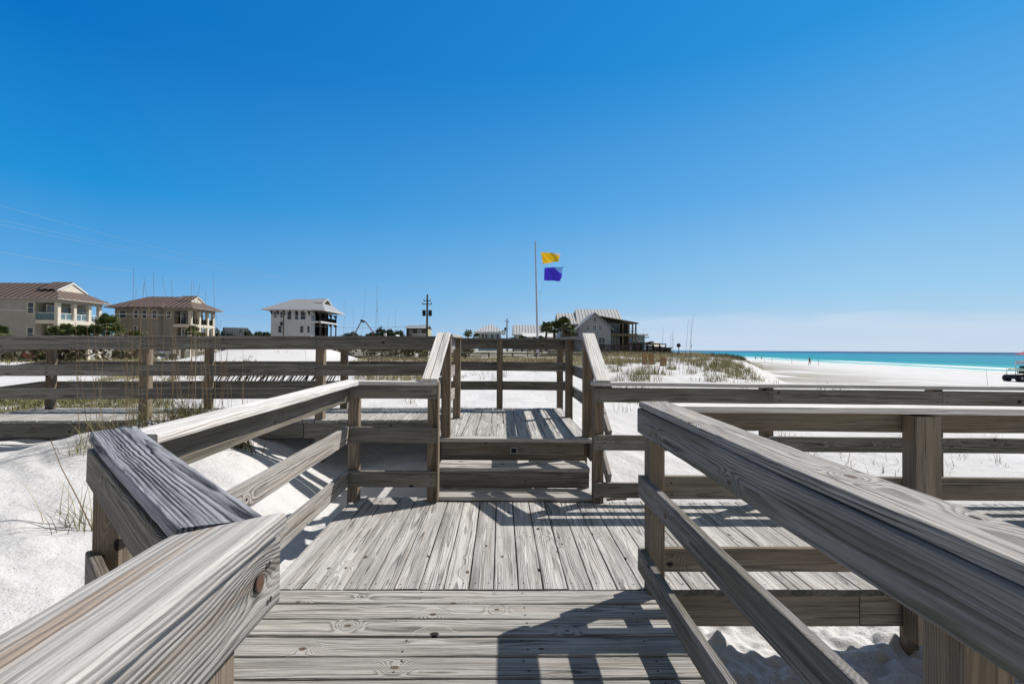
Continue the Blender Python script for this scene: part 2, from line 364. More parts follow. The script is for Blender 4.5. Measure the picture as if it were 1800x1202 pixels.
def leafm(name, a, b_, tr=.25):
    m, nt, b = mat(name)
    at = nt.nodes.new('ShaderNodeAttribute'); at.attribute_name = 'br'
    s = nt.nodes.new('ShaderNodeSeparateXYZ'); nt.links.new(at.outputs['Vector'], s.inputs[0])
    nt.links.new(mixc(nt, s.outputs[0], a, b_), b.inputs['Base Color'])
    b.inputs['Roughness'].default_value = .7; b.inputs['Specular IOR Level'].default_value = .15
    return m
M_pine = leafm('evergreen_leaves', (.022, .040, .016), (.055, .085, .035))
M_palm = leafm('palm_leaves', (.045, .070, .025), (.20, .235, .085))
M_scrub = leafm('scrub_leaves', (.05, .055, .025), (.15, .125, .07))
M_grass = leafm('green_beach_grass', (.070, .080, .030), (.30, .265, .13))
M_dry = leafm('dry_beach_grass', (.13, .115, .05), (.36, .30, .17))
M_stalk = leafm('dry_oat_stalk', (.14, .088, .05), (.28, .20, .12))
M_stalkG = leafm('grey_oat_stalk', (.10, .095, .09), (.19, .17, .14))

# ------------------------------------------------------------ terrain
CP = [(-2.47, 2.5, -.08), (-2.9, 3.1, -.03), (-3.4, 3.8, .10), (-4.4, 4.4, .17), (-5.55, 5.4, .24), (-4.78, 5.5, .42), (-4.09, 5.6, .46), (-3.44, 5.4, .44),
      (-3.06, 5.4, .32), (-2.7, 5.3, .18), (-2.17, 5.1, -.05), (-1.72, 5.0, -.26), (-1.05, 4.9, -.24), (-1.7, 4.2, -.15), (-1.6, 3.4, -.16), (-2.0, 3.9, -.06),
      (-1.5, 2.4, -.18), (-2.2, 1.4, -.16), (-1.0, 2.6, -.22), (-1.0, 1, -.3), (-5, 2, -.25), (-6, 4, .05), (0, 3.5, -.5), (0, 1.5, -.55), (0, 0, -.6), (0.2, 5.4, -.3), (-1.0, 5.8, -.05),
      (-2.4, 6.6, .05), (-3.6, 6.6, .30), (-5, 6.6, .3), (-6, 6.6, -.05), (0, 7.0, .10), (-6.6, 5.8, .0),
      (-7.66, 7.6, .36), (-7.13, 8.3, .50), (-5.48, 8.0, .49), (-5.1, 10, .47), (-2.84, 8.5, .48), (-2.75, 10, .49), (-14.7, 16, .42), (-8, 14, .46), (-5.7, 17, .54), (-3.7, 17, .55),
      (-.31, 8.5, .38), (.71, 8.5, .40), (-.22, 17, .40), (1.71, 18, .46), (-1.5, 21, .37), (2, 28, .38), (.8, 36, .35), (-6.2, 32, .38),
      (1.27, 4.9, -.70), (2.0, 4.6, -.85), (1.7, 7.0, .05), (3.0, 10.5, .36), (2.9, 6.5, -.30), (4.0, 5.8, -.55), (5.5, 8.0, -.22), (7.6, 7.6, -.30), (9.6, 8.6, -.40),
      (4.2, 16, .55), (5.0, 13, .53), (7.2, 13.5, .52), (7.6, 17, .66), (6.5, 20, .72),
      (1.7, 3.1, -.96), (2.3, 2.6, -.98), (2.5, 3.2, -.96), (3.5, 3.6, -.97), (2.6, 4.0, -.95), (1.5, 1.2, -1.0), (4, 1, -1.1), (6, 4, -.9), (8, 2, -1.0),
      (9.0, 35, 1.35), (8.0, 27, 1.15), (5.2, 24, .80), (16, 60, 1.2), (24, 70, .85), (34, 80, .1), (50, 100, -.55), (54, 118, -.6), (44, 92, -.2), (20, 45, .2), (14, 32, .6),
      (20, 100, 1.7), (30, 120, 1.2), (0, 60, .6), (-10, 60, .4), (-30, 60, -.3), (-30, 40, .35), (-18, 24, .4), (-50, 80, -1.2), (-90, 70, -1.2), (-60, 120, -1.2), (0, 110, .4), (-30, 120, -.8),
      (40, 260, .6), (-80, 260, 0), (20, 180, 1.0), (-20, 5, -.2), (-30, 20, .2), (-60, 30, -.3), (-5, -5, -.4), (5, -5, -.8)]
CPa = np.array(CP)
CR = .16 * np.hypot(CPa[:, 0], CPa[:, 1]) + .10
CR = np.where(CPa[:, 1] > 25, CR * 1.15, CR)
def vnoise(x, y, seed):
    """cheap smooth value noise"""
    x = x + seed * 17.3; y = y - seed * 9.1
    xi = np.floor(x); yi = np.floor(y); fx = x - xi; fy = y - yi
    fx = fx * fx * (3 - 2 * fx); fy = fy * fy * (3 - 2 * fy)
    def h(a, b):
        t = np.sin(a * 127.1 + b * 311.7 + seed * 74.7) * 43758.5453
        return t - np.floor(t)
    return (h(xi, yi) * (1 - fx) + h(xi + 1, yi) * fx) * (1 - fy) + (h(xi, yi + 1) * (1 - fx) + h(xi + 1, yi + 1) * fx) * fy - .5
FIXP = [(-2.95, 5.42, .25), (-2.4, 5.3, .0), (-1.8, 5.2, -.31), (-2.6, 4.6, .16), (-2.25, 4.1, .06), (-1.75, 4.3, -.12), (-3.5, 5.45, .45), (-4.1, 5.5, .50), (-4.8, 5.5, .42), (-5.55, 5.4, .24),
        (-3.3, 4.8, .28), (-4.3, 4.6, .27), (-1.1, 5.1, -.30), (-3.6, 6.2, .40), (-4.6, 6.3, .3), (-2.0, 6.2, -.1), (-1.65, 3.5, -.15), (-2.3, 3.2, -.04), (-3.0, 3.9, .08), (-5.2, 4.4, .16)]
def xedge(Y):
    return np.where(Y < 14, 8.2 + (14 - Y) * .75, np.where(Y < 130, 8.2 + .50 * (Y - 14), 66.2 + .17 * (Y - 130)))
SEA = -3.25
def height(X, Y):
    X = np.asarray(X, float); Y = np.asarray(Y, float); sh = X.shape; X = X.ravel(); Y = Y.ravel()
    out = np.zeros_like(X)
    for a in range(0, len(X), 20000):
        x = X[a:a + 20000, None]; y = Y[a:a + 20000, None]
        d2 = ((x - CPa[:, 0]) ** 2 + (y - CPa[:, 1]) ** 2) / CR ** 2
        wt = np.exp(-d2 * .5) + 1e-3 / (1 + d2) ** 2
        out[a:a + 20000] = (wt * CPa[:, 2]).sum(1) / wt.sum(1)
    D = np.hypot(X, Y)
    out += 1.05 * np.exp(-(((X + 16.6) / 2.0) ** 2 + ((Y - 36) / 4) ** 2)) + 1.15 * np.exp(-(((X + 16.2) / 4.6) ** 4 + ((Y - 35) / 4.5) ** 2))
    out += .25 * np.exp(-(((X + 3.95) / .95) ** 2 + ((Y - 5.6) / .75) ** 2)) - .16 * np.exp(-(((X + 1.9) / .6) ** 2 + ((Y - 5.1) / .8) ** 2))
    out += -.20 * np.exp(-(((X - 2.5) / 1.8) ** 4 + ((Y - 4.25) / .9) ** 2))
    # drifts and wind ripples
    far = np.clip((D - 7) / 12, 0, 1)
    out += far * (.34 * vnoise(X / 5, Y / 5, 1) + .14 * vnoise(X / 1.9, Y / 1.9, 2)) * np.clip(1 - (D - 60) / 100, .2, 1)
    out += (.07 * vnoise(X / .9, Y / .9, 3) + (.022 * vnoise(X / .34, Y / .34, 7) + .052 * vnoise((X * .8 + Y * .6) / .8, (Y * .8 - X * .6) / .24, 17) + .018 * vnoise((X * .9 + Y * .43) / .4, (Y * .9 - X * .43) / .09, 18)) * (D < 30)) * np.clip((D - 1) / 4, .5, 1)
    rp = (X * .55 + Y * .83) * 19 + 7 * vnoise(X / .8, Y / .8, 4) + 4 * vnoise(X / .35, Y / .35, 8)
    amp = np.clip(vnoise(X / 1.3, Y / 1.3, 5) + .42, 0, 1)
    out += .016 * np.sin(rp) * amp * np.clip((X + .9) / -.8, 0, 1) * (D < 14)
    rp2 = (X * .60 + Y * .80) * 15 + 5 * vnoise(X / .9, Y / .9, 6)
    out += .012 * np.sin(rp2) * np.clip((X - 1) / .8, 0, 1) * np.clip((Y - 4.6) / .6, 0, 1) * (D < 14) * amp
    # trodden sand by the right-hand deck
    tr = np.clip((X - .5) / .4, 0, 1) * np.clip((5.6 - Y) / .6, 0, 1) * (D < 12)
    out += tr * (.07 * vnoise(X / .11, Y / .11, 11) + .045 * vnoise(X / .055, Y / .055, 12) - .10 * np.clip(.22 - np.abs(vnoise(X / .17, Y / .17, 13)), 0, 1))
    tl = np.clip((-X - 1.2) / .3, 0, 1) * np.clip((3.2 + X) / .5, 0, 1) * np.clip((4.6 - Y) / .4, 0, 1) * (Y > 2)
    out += tl * (.018 * vnoise(X / .1, Y / .1, 14))
    e = X - xedge(Y) - 1.5 * vnoise(Y / 7 + X / 40, X * 0, 9)
    s = np.clip((e + 2.0) / 6.5, 0, 1); s = s * s * (3 - 2 * s)
    shore = 98 + .17 * Y
    bt = np.clip((X - xedge(Y)) / (shore - xedge(Y)), 0, 3)
    beach = -1.75 - 1.5 * bt + .10 * vnoise(X / 6, Y / 6, 15) * (bt < .9) + .04 * vnoise(X / 1.2, Y / 1.2, 16) * (bt < .9)
    beach = np.where(bt > 1, -3.25 - (bt - 1) * 3, beach)
    out = out * (1 - s) + beach * s
    out = np.where(Y > 400, out * np.clip(1 - (Y - 400) / 600, 0, 1) + -.5 * np.clip((Y - 400) / 600, 0, 1), out) if False else out
    return out.reshape(sh)
_F = np.array(FIXP); _R = .55
_K = np.exp(-((_F[:, None, 0] - _F[None, :, 0]) ** 2 + (_F[:, None, 1] - _F[None, :, 1]) ** 2) / _R ** 2)
_W = np.linalg.solve(_K + .05 * np.eye(len(_F)), _F[:, 2] - height(_F[:, 0], _F[:, 1]))
_h0 = height
def height(X, Y):
    o = _h0(X, Y); X = np.asarray(X, float); Y = np.asarray(Y, float)
    m_ = (X > -8) & (X < 1) & (Y > 1) & (Y < 9)
    if m_.any():
        x = X[m_][:, None]; y = Y[m_][:, None]
        o[m_] = o[m_] + (np.exp(-((x - _F[:, 0]) ** 2 + (y - _F[:, 1]) ** 2) / _R ** 2) * _W).sum(1)
    return o
def hz(x, y): return float(height(np.array([x]), np.array([y]))[0])
def axis(lo, hi, c0, c1, fine, grow=1.045, cap=60):
    a = list(np.arange(c0, c1 + fine, fine)); s = fine; x = a[-1]
    while x < hi: s = min(s * grow, cap); x += s; a.append(x)
    s = fine; x = a[0]; b = []
    while x > lo: s = min(s * grow, cap); x -= s; b.append(x)
    return np.array(b[::-1] + a)
xs = axis(-900, 2500, -4.2, 3.2, .022); ys = axis(-25, 4000, 1.2, 5.8, .022)
GX, GY = np.meshgrid(xs, ys); GZ = height(GX, GY)
nx, ny = len(xs), len(ys)
co = np.stack([GX, GY, GZ], -1).reshape(-1, 3).astype(np.float32)
idx = np.arange(nx * ny).reshape(ny, nx)
q = np.stack([idx[:-1, :-1], idx[:-1, 1:], idx[1:, 1:], idx[1:, :-1]], -1).reshape(-1, 4)
me = bpy.data.meshes.new('sand'); me.vertices.add(len(co)); me.vertices.foreach_set('co', co.ravel())
me.loops.add(q.size); me.loops.foreach_set('vertex_index', q.ravel().astype(np.int32))
me.polygons.add(len(q)); me.polygons.foreach_set('loop_start', np.arange(0, q.size, 4, dtype=np.int32))
me.polygons.foreach_set('loop_total', np.full(len(q), 4, dtype=np.int32)); me.update(calc_edges=True)
me.polygons.foreach_set('use_smooth', np.ones(len(q), dtype=bool))
sand = bpy.data.objects.new('sand', me); COL.objects.link(sand); setting(sand)
m, nt, b = mat('white_quartz_sand')
g = nt.nodes.new('ShaderNodeNewGeometry'); P = g.outputs['Position']
n_a = noise(nt, P, .35, 5); n_b = noise(nt, P, 9, 5, .65); n_c = noise(nt, P, 160, 3, .7)
c = mixc(nt, sstep(nt, n_a, .3, .7), (.595, .585, .575), (.68, .67, .66))
c = mixc(nt, sstep(nt, n_b, .45, .75, 0, .35), c, (.54, .525, .505))
c = mixc(nt, sstep(nt, n_c, .55, .75, 0, .22), c, (.42, .405, .39))
vr = nt.nodes.new('ShaderNodeTexVoronoi'); vr.inputs['Scale'].default_value = 42; nt.links.new(P, vr.inputs['Vector'])
deb = mm(nt, 'MULTIPLY', sstep(nt, vr.outputs['Distance'], .14, .20, 1, 0), sstep(nt, noise(nt, P, 1.1, 4), .46, .56))
sp3 = nt.nodes.new('ShaderNodeSeparateXYZ'); nt.links.new(P, sp3.inputs[0])
nearm = sstep(nt, sp3.outputs[1], 7, 10, 1, 0)
c = mixc(nt, mm(nt, 'MULTIPLY', mm(nt, 'MULTIPLY', deb, .85), nearm), c, (.05, .04, .035))
# wet and trodden beach tone, wheel tracks
bz = sstep(nt, sp3.outputs[2], -3.2, -2.9, 1, 0)
c = mixc(nt, mm(nt, 'MULTIPLY', bz, .45), c, (.46, .42, .35))
trk = noise(nt, scalev(nt, P, (.5, .06, 1)), 1.0, 5, .6)
c = mixc(nt, mm(nt, 'MULTIPLY', sstep(nt, trk, .55, .68, 0, .35), sstep(nt, sp3.outputs[2], -1.6, -2.0)), c, (.47, .43, .37))
# inland soil and scrub litter
inl = mm(nt, 'MULTIPLY', sstep(nt, sp3.outputs[1], 40, 55), mm(nt, 'MULTIPLY', sstep(nt, sp3.outputs[2], -2.4, -1.6), sstep(nt, noise(nt, P, .09, 4), .36, .5)))
c = mixc(nt, mm(nt, 'MULTIPLY', inl, .85), c, (.17, .155, .09))
nt.links.new(c, b.inputs['Base Color']); b.inputs['Roughness'].default_value = .95; b.inputs['Specular IOR Level'].default_value = .12
bump(nt, mm(nt, 'ADD', mm(nt, 'MULTIPLY', n_b, 1.0), mm(nt, 'MULTIPLY', n_c, .14)), .9, .03, b)
me.materials.append(m)

# ------------------------------------------------------------ sea
sb = MB()
sxs = [60, 90, 120, 160, 220, 320, 480, 800, 1500, 3000, 6000, 12000, 40000]; sys_ = [-200, 0, 60, 120, 200, 320, 500, 800, 1500, 3000, 6000, 12000, 40000]
vs = [(x, y, SEA) for y in sys_ for x in sxs]; k = len(sxs)
sb.add(vs, [(j * k + i, j * k + i + 1, (j + 1) * k + i + 1, (j + 1) * k + i) for j in range(len(sys_) - 1) for i in range(k - 1)])
m, nt, b = mat('sea_water')
g = nt.nodes.new('ShaderNodeNewGeometry'); P = g.outputs['Position']; s = nt.nodes.new('ShaderNodeSeparateXYZ'); nt.links.new(P, s.inputs[0])
off = mm(nt, 'SUBTRACT', s.outputs[0], mm(nt, 'ADD', 98.0, mm(nt, 'MULTIPLY', s.outputs[1], .17)))
wob_ = mm(nt, 'MULTIPLY', mm(nt, 'SUBTRACT', noise(nt, scalev(nt, P, (.03, .006, 1)), 1.0, 4), .5), 30)
o2 = mm(nt, 'ADD', off, wob_)
band = noise(nt, scalev(nt, P, (.018, .0022, 1)), 1.0, 4, .6)
lg = mm(nt, 'ADD', mm(nt, 'DIVIDE', mm(nt, 'LOGARITHM', mm(nt, 'ADD', mm(nt, 'MAXIMUM', o2, 0.0), 12.0), 10), 3.6), mm(nt, 'MULTIPLY', mm(nt, 'SUBTRACT', band, .5), .30))
c = ramp(nt, lg, [(.30, (.24, .52, .50)), (.46, (.05, .36, .41)), (.58, (.015, .25, .34)), (.72, (.025, .23, .38)), (.88, (.005, .045, .13))])
f1 = sstep(nt, mm(nt, 'ABSOLUTE', mm(nt, 'SUBTRACT', o2, 26.0)), 2.5, 7, 1, 0)
f2 = sstep(nt, mm(nt, 'ABSOLUTE', mm(nt, 'SUBTRACT', o2, 8.0)), 2.0, 6.0, 1, 0)
fo = mm(nt, 'MULTIPLY', mm(nt, 'MAXIMUM', f1, f2), sstep(nt, noise(nt, scalev(nt, P, (.05, .012, 1), (3, 3, 0)), 1.0, 5, .7), .45, .54))
sp1 = mm(nt, 'MULTIPLY', sstep(nt, noise(nt, scalev(nt, P, (.25, .07, 1)), 1.0, 3, .7), .70, .74), sstep(nt, off, 300, 60))
edge = sstep(nt, mm(nt, 'ADD', off, mm(nt, 'MULTIPLY', wob_, .35)), 3.5, 8.0, 1, 0)
fo = mm(nt, 'MAXIMUM', fo, mm(nt, 'MAXIMUM', sp1, mm(nt, 'MULTIPLY', edge, .8)))
c = mixc(nt, fo, c, (.80, .82, .82))
nt.links.new(c, b.inputs['Base Color']); b.inputs['Roughness'].default_value = .75; b.inputs['Specular IOR Level'].default_value = .06
bump(nt, noise(nt, scalev(nt, P, (.35, .12, 1)), 1.0, 6, .65), 1.0, 1.5, b)
sb.bp = list(sb.v); sea = sb.build('sea', m); setting(sea)

# ------------------------------------------------------------ boardwalk: decks
ZX = lambda x: 0.012 * min(0, x + 0.6)       # upper walkway falls a little to the left
deck = thing('boardwalk_deck', W(2, 3.4, -.3), 'lower boardwalk deck of silver grey boards running away, below the two steps', 'boardwalk deck')
mb = MB(); sw = MB(); x = -1.315
while x < 8.0:
    gap = .007; bw = .1352
    y0 = 2.727 + R.uniform(-.003, .003); y1 = 4.30 + R.uniform(-.01, .03)
    if x > .9: y1 = 4.23 + R.uniform(-.02, .02)
    board(mb, W(x + bw / 2, y0, -.019 + R.uniform(-.0015, .0015)), W(x + bw / 2, y1, -.019), (1, 0, 0), bw, .038, .12, .42, seg=.1, wob=.0012, endd=1.3)
    for yy in (2.79, 3.45, 4.12):
        for dx_ in (.03, .108):
            p = W(x + dx_ + R.uniform(-.006, .006), yy + R.uniform(-.012, .012), .0006); rr_ = .0050
            sw.add([p + Vector((rr_ * math.cos(a), rr_ * math.sin(a), 0)) for a in np.linspace(0, 6.283, 7)[:-1]], [tuple(range(6))])
    x += .1425
mb.merge(sw, 1).build('decking', [WD_deck, M_screw], deck)
mb = MB(); board(mb, W(1.0, 2.765, -.132), W(2.1, 2.765, -.132), (0, 0, 1), .184, .038, .45, .5)
board(mb, W(2.105, 2.765, -.132), W(8, 2.765, -.132), (0, 0, 1), .184, .038, .45, .5)
board(mb, W(-1.3, 2.78, -.132), W(.98, 2.78, -.132), (0, 0, 1), .184, .038, .45, .6); mb.build('rim_joist', WD_tan, deck)
mb = MB(); board(mb, W(-1.3, 4.20, -.135), W(8, 4.20, -.135), (0, 0, 1), .184, .038, .45, .5)
board(mb, W(-1.29, 2.80, -.135), W(-1.29, 4.18, -.135), (0, 0, 1), .184, .038, .3, .5)
for xx in (-.6, .1, .8, 2.39, 3.92, 5.4): board(mb, W(xx, 2.80, -.135), W(xx, 4.18, -.135), (0, 0, 1), .184, .038, .45, .6)
mb.build('joist', WD_tan, deck)
for xx, yy in ((1.0, 2.9), (4.8, 2.84), (3.36, 3.85), (.85, 4.1), (6.2, 4.12), (-1.2, 4.1), (.3, 2.9), (-1.0, 2.9)):
    mb = MB(); board(mb, W(xx, yy, -1.3), W(xx, yy, -.05), (1, 0, 0), .09, .09, .7, .5); mb.build('support_post', WD_post, deck)

plat = thing('boardwalk_deck', W(.2, 1.4, -.3), 'near boardwalk deck of wide weathered planks laid crosswise', 'boardwalk deck')
mb = MB(); sw = MB(); y = 2.722; j = 0
while y > -1.0:
    bw = .1360; yc = y - bw / 2
    xl = -.62 if yc < .95 else max(-1.36, -.56 - (yc - .86) * 1.03)
    board(mb, W(xl, yc, -.0215 + R.uniform(-.0015, .0015)), W(.935, yc + R.uniform(-.002, .002), -.0215), (0, 1, 0), bw, .038, .18, .50, seg=.08, rnd=.006, wob=.0016)
    for xx in (-.45, .12, .68):
        for dy_ in (.03, .10):
            p = W(xx + R.uniform(-.02, .02), y - dy_ + R.uniform(-.008, .008), -.0017); rr_ = .0052
            sw.add([p + Vector((rr_ * math.cos(a), rr_ * math.sin(a), 0)) for a in np.linspace(0, 6.283, 7)[:-1]], [tuple(range(6))])
    y -= .1425; j += 1
mb.merge(sw, 1).build('decking', [WD_near, M_screw], plat)
mb = MB(); board(mb, W(.90, -1, -.138), W(.90, 2.70, -.138), (0, 0, 1), .184, .038, .4, .6); board(mb, W(-.5, -1, -.138), W(-.5, 1.0, -.138), (0, 0, 1), .184, .038, .4, .6)
mb.build('rim_joist', WD_tan, plat)
for xx, yy in ((.80, 2.55), (.80, .6), (-.45, .6)):
    mb = MB(); board(mb, W(xx, yy, -.8), W(xx, yy, -.05), (1, 0, 0), .09, .09, .7, .5); mb.build('support_post', WD_post, plat)

updk = thing('boardwalk_deck', W(-1.5, 6.2, 0), 'upper boardwalk deck beyond the steps, running off to the left, its boards pale', 'boardwalk deck')
mb = MB(); x = .9
while x > -12:
    bw = .1375; xc = x - bw / 2
    zz = .416 + ZX(xc)
    if xc < -6.7: zz -= (-6.7 - xc) * .13
    if xc > -.66: a, b_ = 4.945, 7.10
    else: a, b_ = 5.955, 7.10
    board(mb, W(xc, a + R.uniform(-.008, .008), zz + R.uniform(-.002, .002)), W(xc, b_ + R.uniform(-.01, .01), zz), (1, 0, 0), bw, .038, .08, .38, seg=.14, wob=.0012)
    x -= .1465
board(mb, W(-.645, 4.872, .416), W(.93, 4.872, .416), (0, 1, 0), .14, .038, .1, .35)
mb.build('decking', WD_deck, updk)
mb = MB()
for a, b_ in ((-.7, -2.45), (-2.46, -6.7)): board(mb, W(a, 5.985, .30 + ZX(a)), W(b_, 5.985, .30 + ZX(b_)), (0, 0, 1), .184, .038, .1, .62)
board(mb, W(-6.7, 5.985, .22), W(-12, 5.985, -.47), (0, 0, 1), .184, .038, .1, .6)
board(mb, W(.95, 7.08, .30), W(-6.7, 7.08, .24), (0, 0, 1), .184, .038, .1, .5)
board(mb, W(-.63, 4.83, .30), W(-.63, 5.96, .30), (0, 0, 1), .184, .038, .1, .5); board(mb, W(.93, 4.83, .30), W(.93, 7.05, .30), (0, 0, 1), .184, .038, .1, .5)
mb.build('rim_joist', WD_rail, updk)
for xx, yy in ((-.55, 4.95), (.85, 4.95), (-.55, 6.1), (.85, 6.9), (-2.3, 6.1), (-4.4, 6.1), (-2.3, 6.95), (-4.4, 6.95), (-6.4, 6.1), (.15, 4.95)):
    mb = MB(); board(mb, W(xx, yy, -.6), W(xx, yy, .36), (1, 0, 0), .09, .09, .5, .6); mb.build('support_post', WD_post, updk)

st = thing('boardwalk_steps', W(.12, 4.5, 0), 'two broad wooden steps with tall risers up to the higher landing', 'steps')
mb = MB(); board(mb, W(-.56, 4.272, .0235), W(.835, 4.272, .0235), (0, 1, 0), .13, .035, .1, .35); board(mb, W(-.56, 4.405, .0235), W(.835, 4.405, .0235), (0, 1, 0), .125, .035, .1, .35)
mb.build('tread', WD_deck, st)
mb = MB(); board(mb, W(-.585, 4.485, .121), W(.835, 4.485, .121), (0, 0, 1), .158, .036, .55, .45); mb.build('riser', WD_rail, st)
mb = MB(); board(mb, W(-.585, 4.505, .2205), W(.835, 4.505, .2205), (0, 1, 0), .138, .036, .1, .35); board(mb, W(-.585, 4.66, .2205), W(.835, 4.66, .2205), (0, 1, 0), .138, .036, .1, .35)
mb.build('tread', WD_deck, st)
mb = MB(); board(mb, W(-.60, 4.835, .305), W(.845, 4.835, .305), (0, 0, 1), .184, .038, .55, .42); mb.build('riser', WD_rail, st)
mb = MB()
a, b_, y_ = .205, .300, 4.808
for (x0, x1, z0, z1) in ((.098, .167, .338, .346), (.098, .106, .290, .346), (.159, .167, .290, .346), (.100, .165, .284, .292)):
    p = [W(x0, y_, z0), W(x1, y_, z0), W(x1, y_, z1), W(x0, y_, z1)]; mb.prism(p, (0, .006, 0))
lb = mb.build('light_bracket', M_brack, st)
mb = MB(); mb.prism([W(.108, 4.8145, .292), W(.158, 4.8145, .292), W(.158, 4.8145, .336), W(.108, 4.8145, .336)], (0, .001, 0)); mb.build('recess', M_dark, lb)

# ------------------------------------------------------------ boardwalk: railings
def rail_set(parent, axis_, a, b_, c, zs, wmat, t=.038, slope=0, splits=(), brown=.25, dark=.55, names=('top_rail', 'middle_rail', 'bottom_rail'), zf=None, **kw):
    """horizontal rails along x or y at cross position c; zs = list of (zlow, zhigh)"""
    zf = zf or (lambda q: 0)
    for nm, (z0, z1) in zip(names, zs):
        mb = MB(); pts = [a] + [s_ for s_ in splits] + [b_]
        for p0, p1 in zip(pts[:-1], pts[1:]):
            s_ = .0015 if p1 > p0 else -.0015
            za, zb = (z0 + z1) / 2 + zf(p0), (z0 + z1) / 2 + zf(p1)
            P0, P1 = (W(p0 + s_, c, za), W(p1 - s_, c, zb)) if axis_ == 'x' else (W(c, p0 + s_, za), W(c, p1 - s_, zb))
            board(mb, P0, P1, (0, 0, 1), z1 - z0, t, brown, dark, **kw)
            for q_, sg_ in ((p0, 1), (p1, -1)):
                if abs(p1 - p0) < .3: continue
                d_ = .045 * (1 if p1 > p0 else -1) * sg_
                for fz in (.25, .74):
                    zz_ = z0 + (z1 - z0) * fz + zf(q_) + R.uniform(-.006, .006); e_ = t / 2 + .0022; dd_ = d_ + R.uniform(-.012, .012)
                    sw_ = MB()
                    if axis_ == 'x': ctr = W(q_ + dd_, c - e_, zz_); u1, u2 = Vector((1, 0, 0)), Vector((0, 0, 1))
                    else: ctr = W(c + (e_ if c < 0 else -e_), q_ + dd_, zz_); u1, u2 = Vector((0, 1, 0)), Vector((0, 0, 1))
                    sw_.add([ctr + u1 * .0055 * math.cos(a_) + u2 * .0055 * math.sin(a_) for a_ in (0, .785, 1.57, 2.356, 3.14, 3.93, 4.71, 5.5)], [tuple(range(8))])
                    mb.merge(sw_, 1)
        mb.build(nm, [wmat, M_screw], parent)
def post(parent, x, y, z0, z1, s=.09, s2=None, brown=.7, dark=.5, m=None, lean=(0, 0)):
    mb = MB(); board(mb, W(x, y, z0), W(x + lean[0], y + lean[1], z1), (1, 0, 0), s, s2 or s, brown, dark, seg=.15, wob=.0008); return mb.build('post', m or WD_post, parent)
def cap(parent, p0, p1, wd, w_, t, m, **kw):
    mb = MB(); board(mb, p0, p1, wd, w_, t, **kw); return mb.build('cap_rail', m, parent)

# right foreground railing
r = thing('railing', W(.88, 1.5, 0), 'close grey railing with mossy side boards, running out of the lower right corner', 'railing')
for yy, z1 in ((2.71, 1.03), (.885, 1.03), (-.9, 1.03)): post(r, .883, yy, -.04 if yy > 0 else -.3, z1, .09, dark=.42)
rail_set(r, 'y', 2.765, -1.2, .819, [(.895, 1.036), (.52, .648), (.09, .222)], WD_railR, .036, brown=.1, dark=.45, seg=.05, rnd=.006, wob=.0022)
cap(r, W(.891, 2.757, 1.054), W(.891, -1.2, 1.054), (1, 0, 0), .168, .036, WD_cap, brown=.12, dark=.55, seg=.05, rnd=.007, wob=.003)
# railing along the front of the right-hand walkway
r = thing('railing', W(3, 2.72, 0), 'brown-grey railing across the near edge of the right walkway, with one thick square post', 'railing')
for xx in (2.40, 4.6, 6.8): post(r, xx, 2.66, -.25, 1.02, .142, .10, .6, .4)
rail_set(r, 'x', .935, 8, 2.735, [(.912, 1.03), (.518, .648), (.105, .238)], WD_tan, .036, splits=(2.41, 4.6), brown=.6, dark=.5)
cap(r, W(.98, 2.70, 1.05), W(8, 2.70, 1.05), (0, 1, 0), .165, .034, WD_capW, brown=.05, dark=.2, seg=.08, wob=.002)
# railing behind the right-hand walkway
r = thing('railing', W(3, 4.18, 0), 'olive-grey railing along the far edge of the right walkway, beside the steps', 'railing')
for i, xx in enumerate((.862, 2.38, 3.92, 5.4, 6.9)): post(r, xx, 4.215, -.3, 1.03, .09, dark=.5)
rail_set(r, 'x', .812, 8, 4.152, [(.894, 1.022), (.474, .606), (.062, .192)], WD_rail, .036, splits=(2.40, 3.93, 5.42), brown=.12, dark=.45)
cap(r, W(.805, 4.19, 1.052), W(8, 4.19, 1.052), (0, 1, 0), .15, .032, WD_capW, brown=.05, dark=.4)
# short railing left of the steps
r = thing('railing', W(-.95, 4.19, 0), 'short three-board railing between two posts, left of the foot of the steps', 'railing')
for xx in (-1.297, -.602): post(r, xx, 4.24, -.3, 1.02, .09, dark=.5)
rail_set(r, 'x', -1.355, -.558, 4.172, [(.905, 1.02), (.523, .656), (.138, .276)], WD_rail, .036, brown=.12, dark=.55)
cap(r, W(-1.32, 4.215, 1.038), W(-.555, 4.215, 1.038), (0, 1, 0), .15, .034, WD_capW, brown=.05, dark=.4)
mb = MB(); board(mb, W(-.551, 4.19, .02), W(-.551, 4.19, 1.055), (0, 1, 0), .09, .012, .9, .1); mb.build('end_trim', WD_post, r)
# left railing running back
r = thing('railing', W(-1.33, 3, 0), 'sunlit left railing running back to the short railing, pale cap rail on top', 'railing')
post(r, -1.362, 1.722, -.5, 1.02, .092, dark=.4)
rail_set(r, 'y', 1.775, 4.15, -1.337, [(.876, 1.022)], WD_tan, .036, brown=.3, dark=.5, seg=.07)
rail_set(r, 'y', 1.775, 4.15, -1.337, [(.52, .66), (.14, .28)], WD_cap, .036, brown=.15, dark=.5, seg=.07, names=('middle_rail', 'bottom_rail'))
cap(r, W(-1.312, 1.74, 1.043), W(-1.297, 4.175, 1.043), (1, 0, 0), .15, .036, WD_capW, brown=.03, dark=.3, e1=-.09, seg=.07, wob=.002)
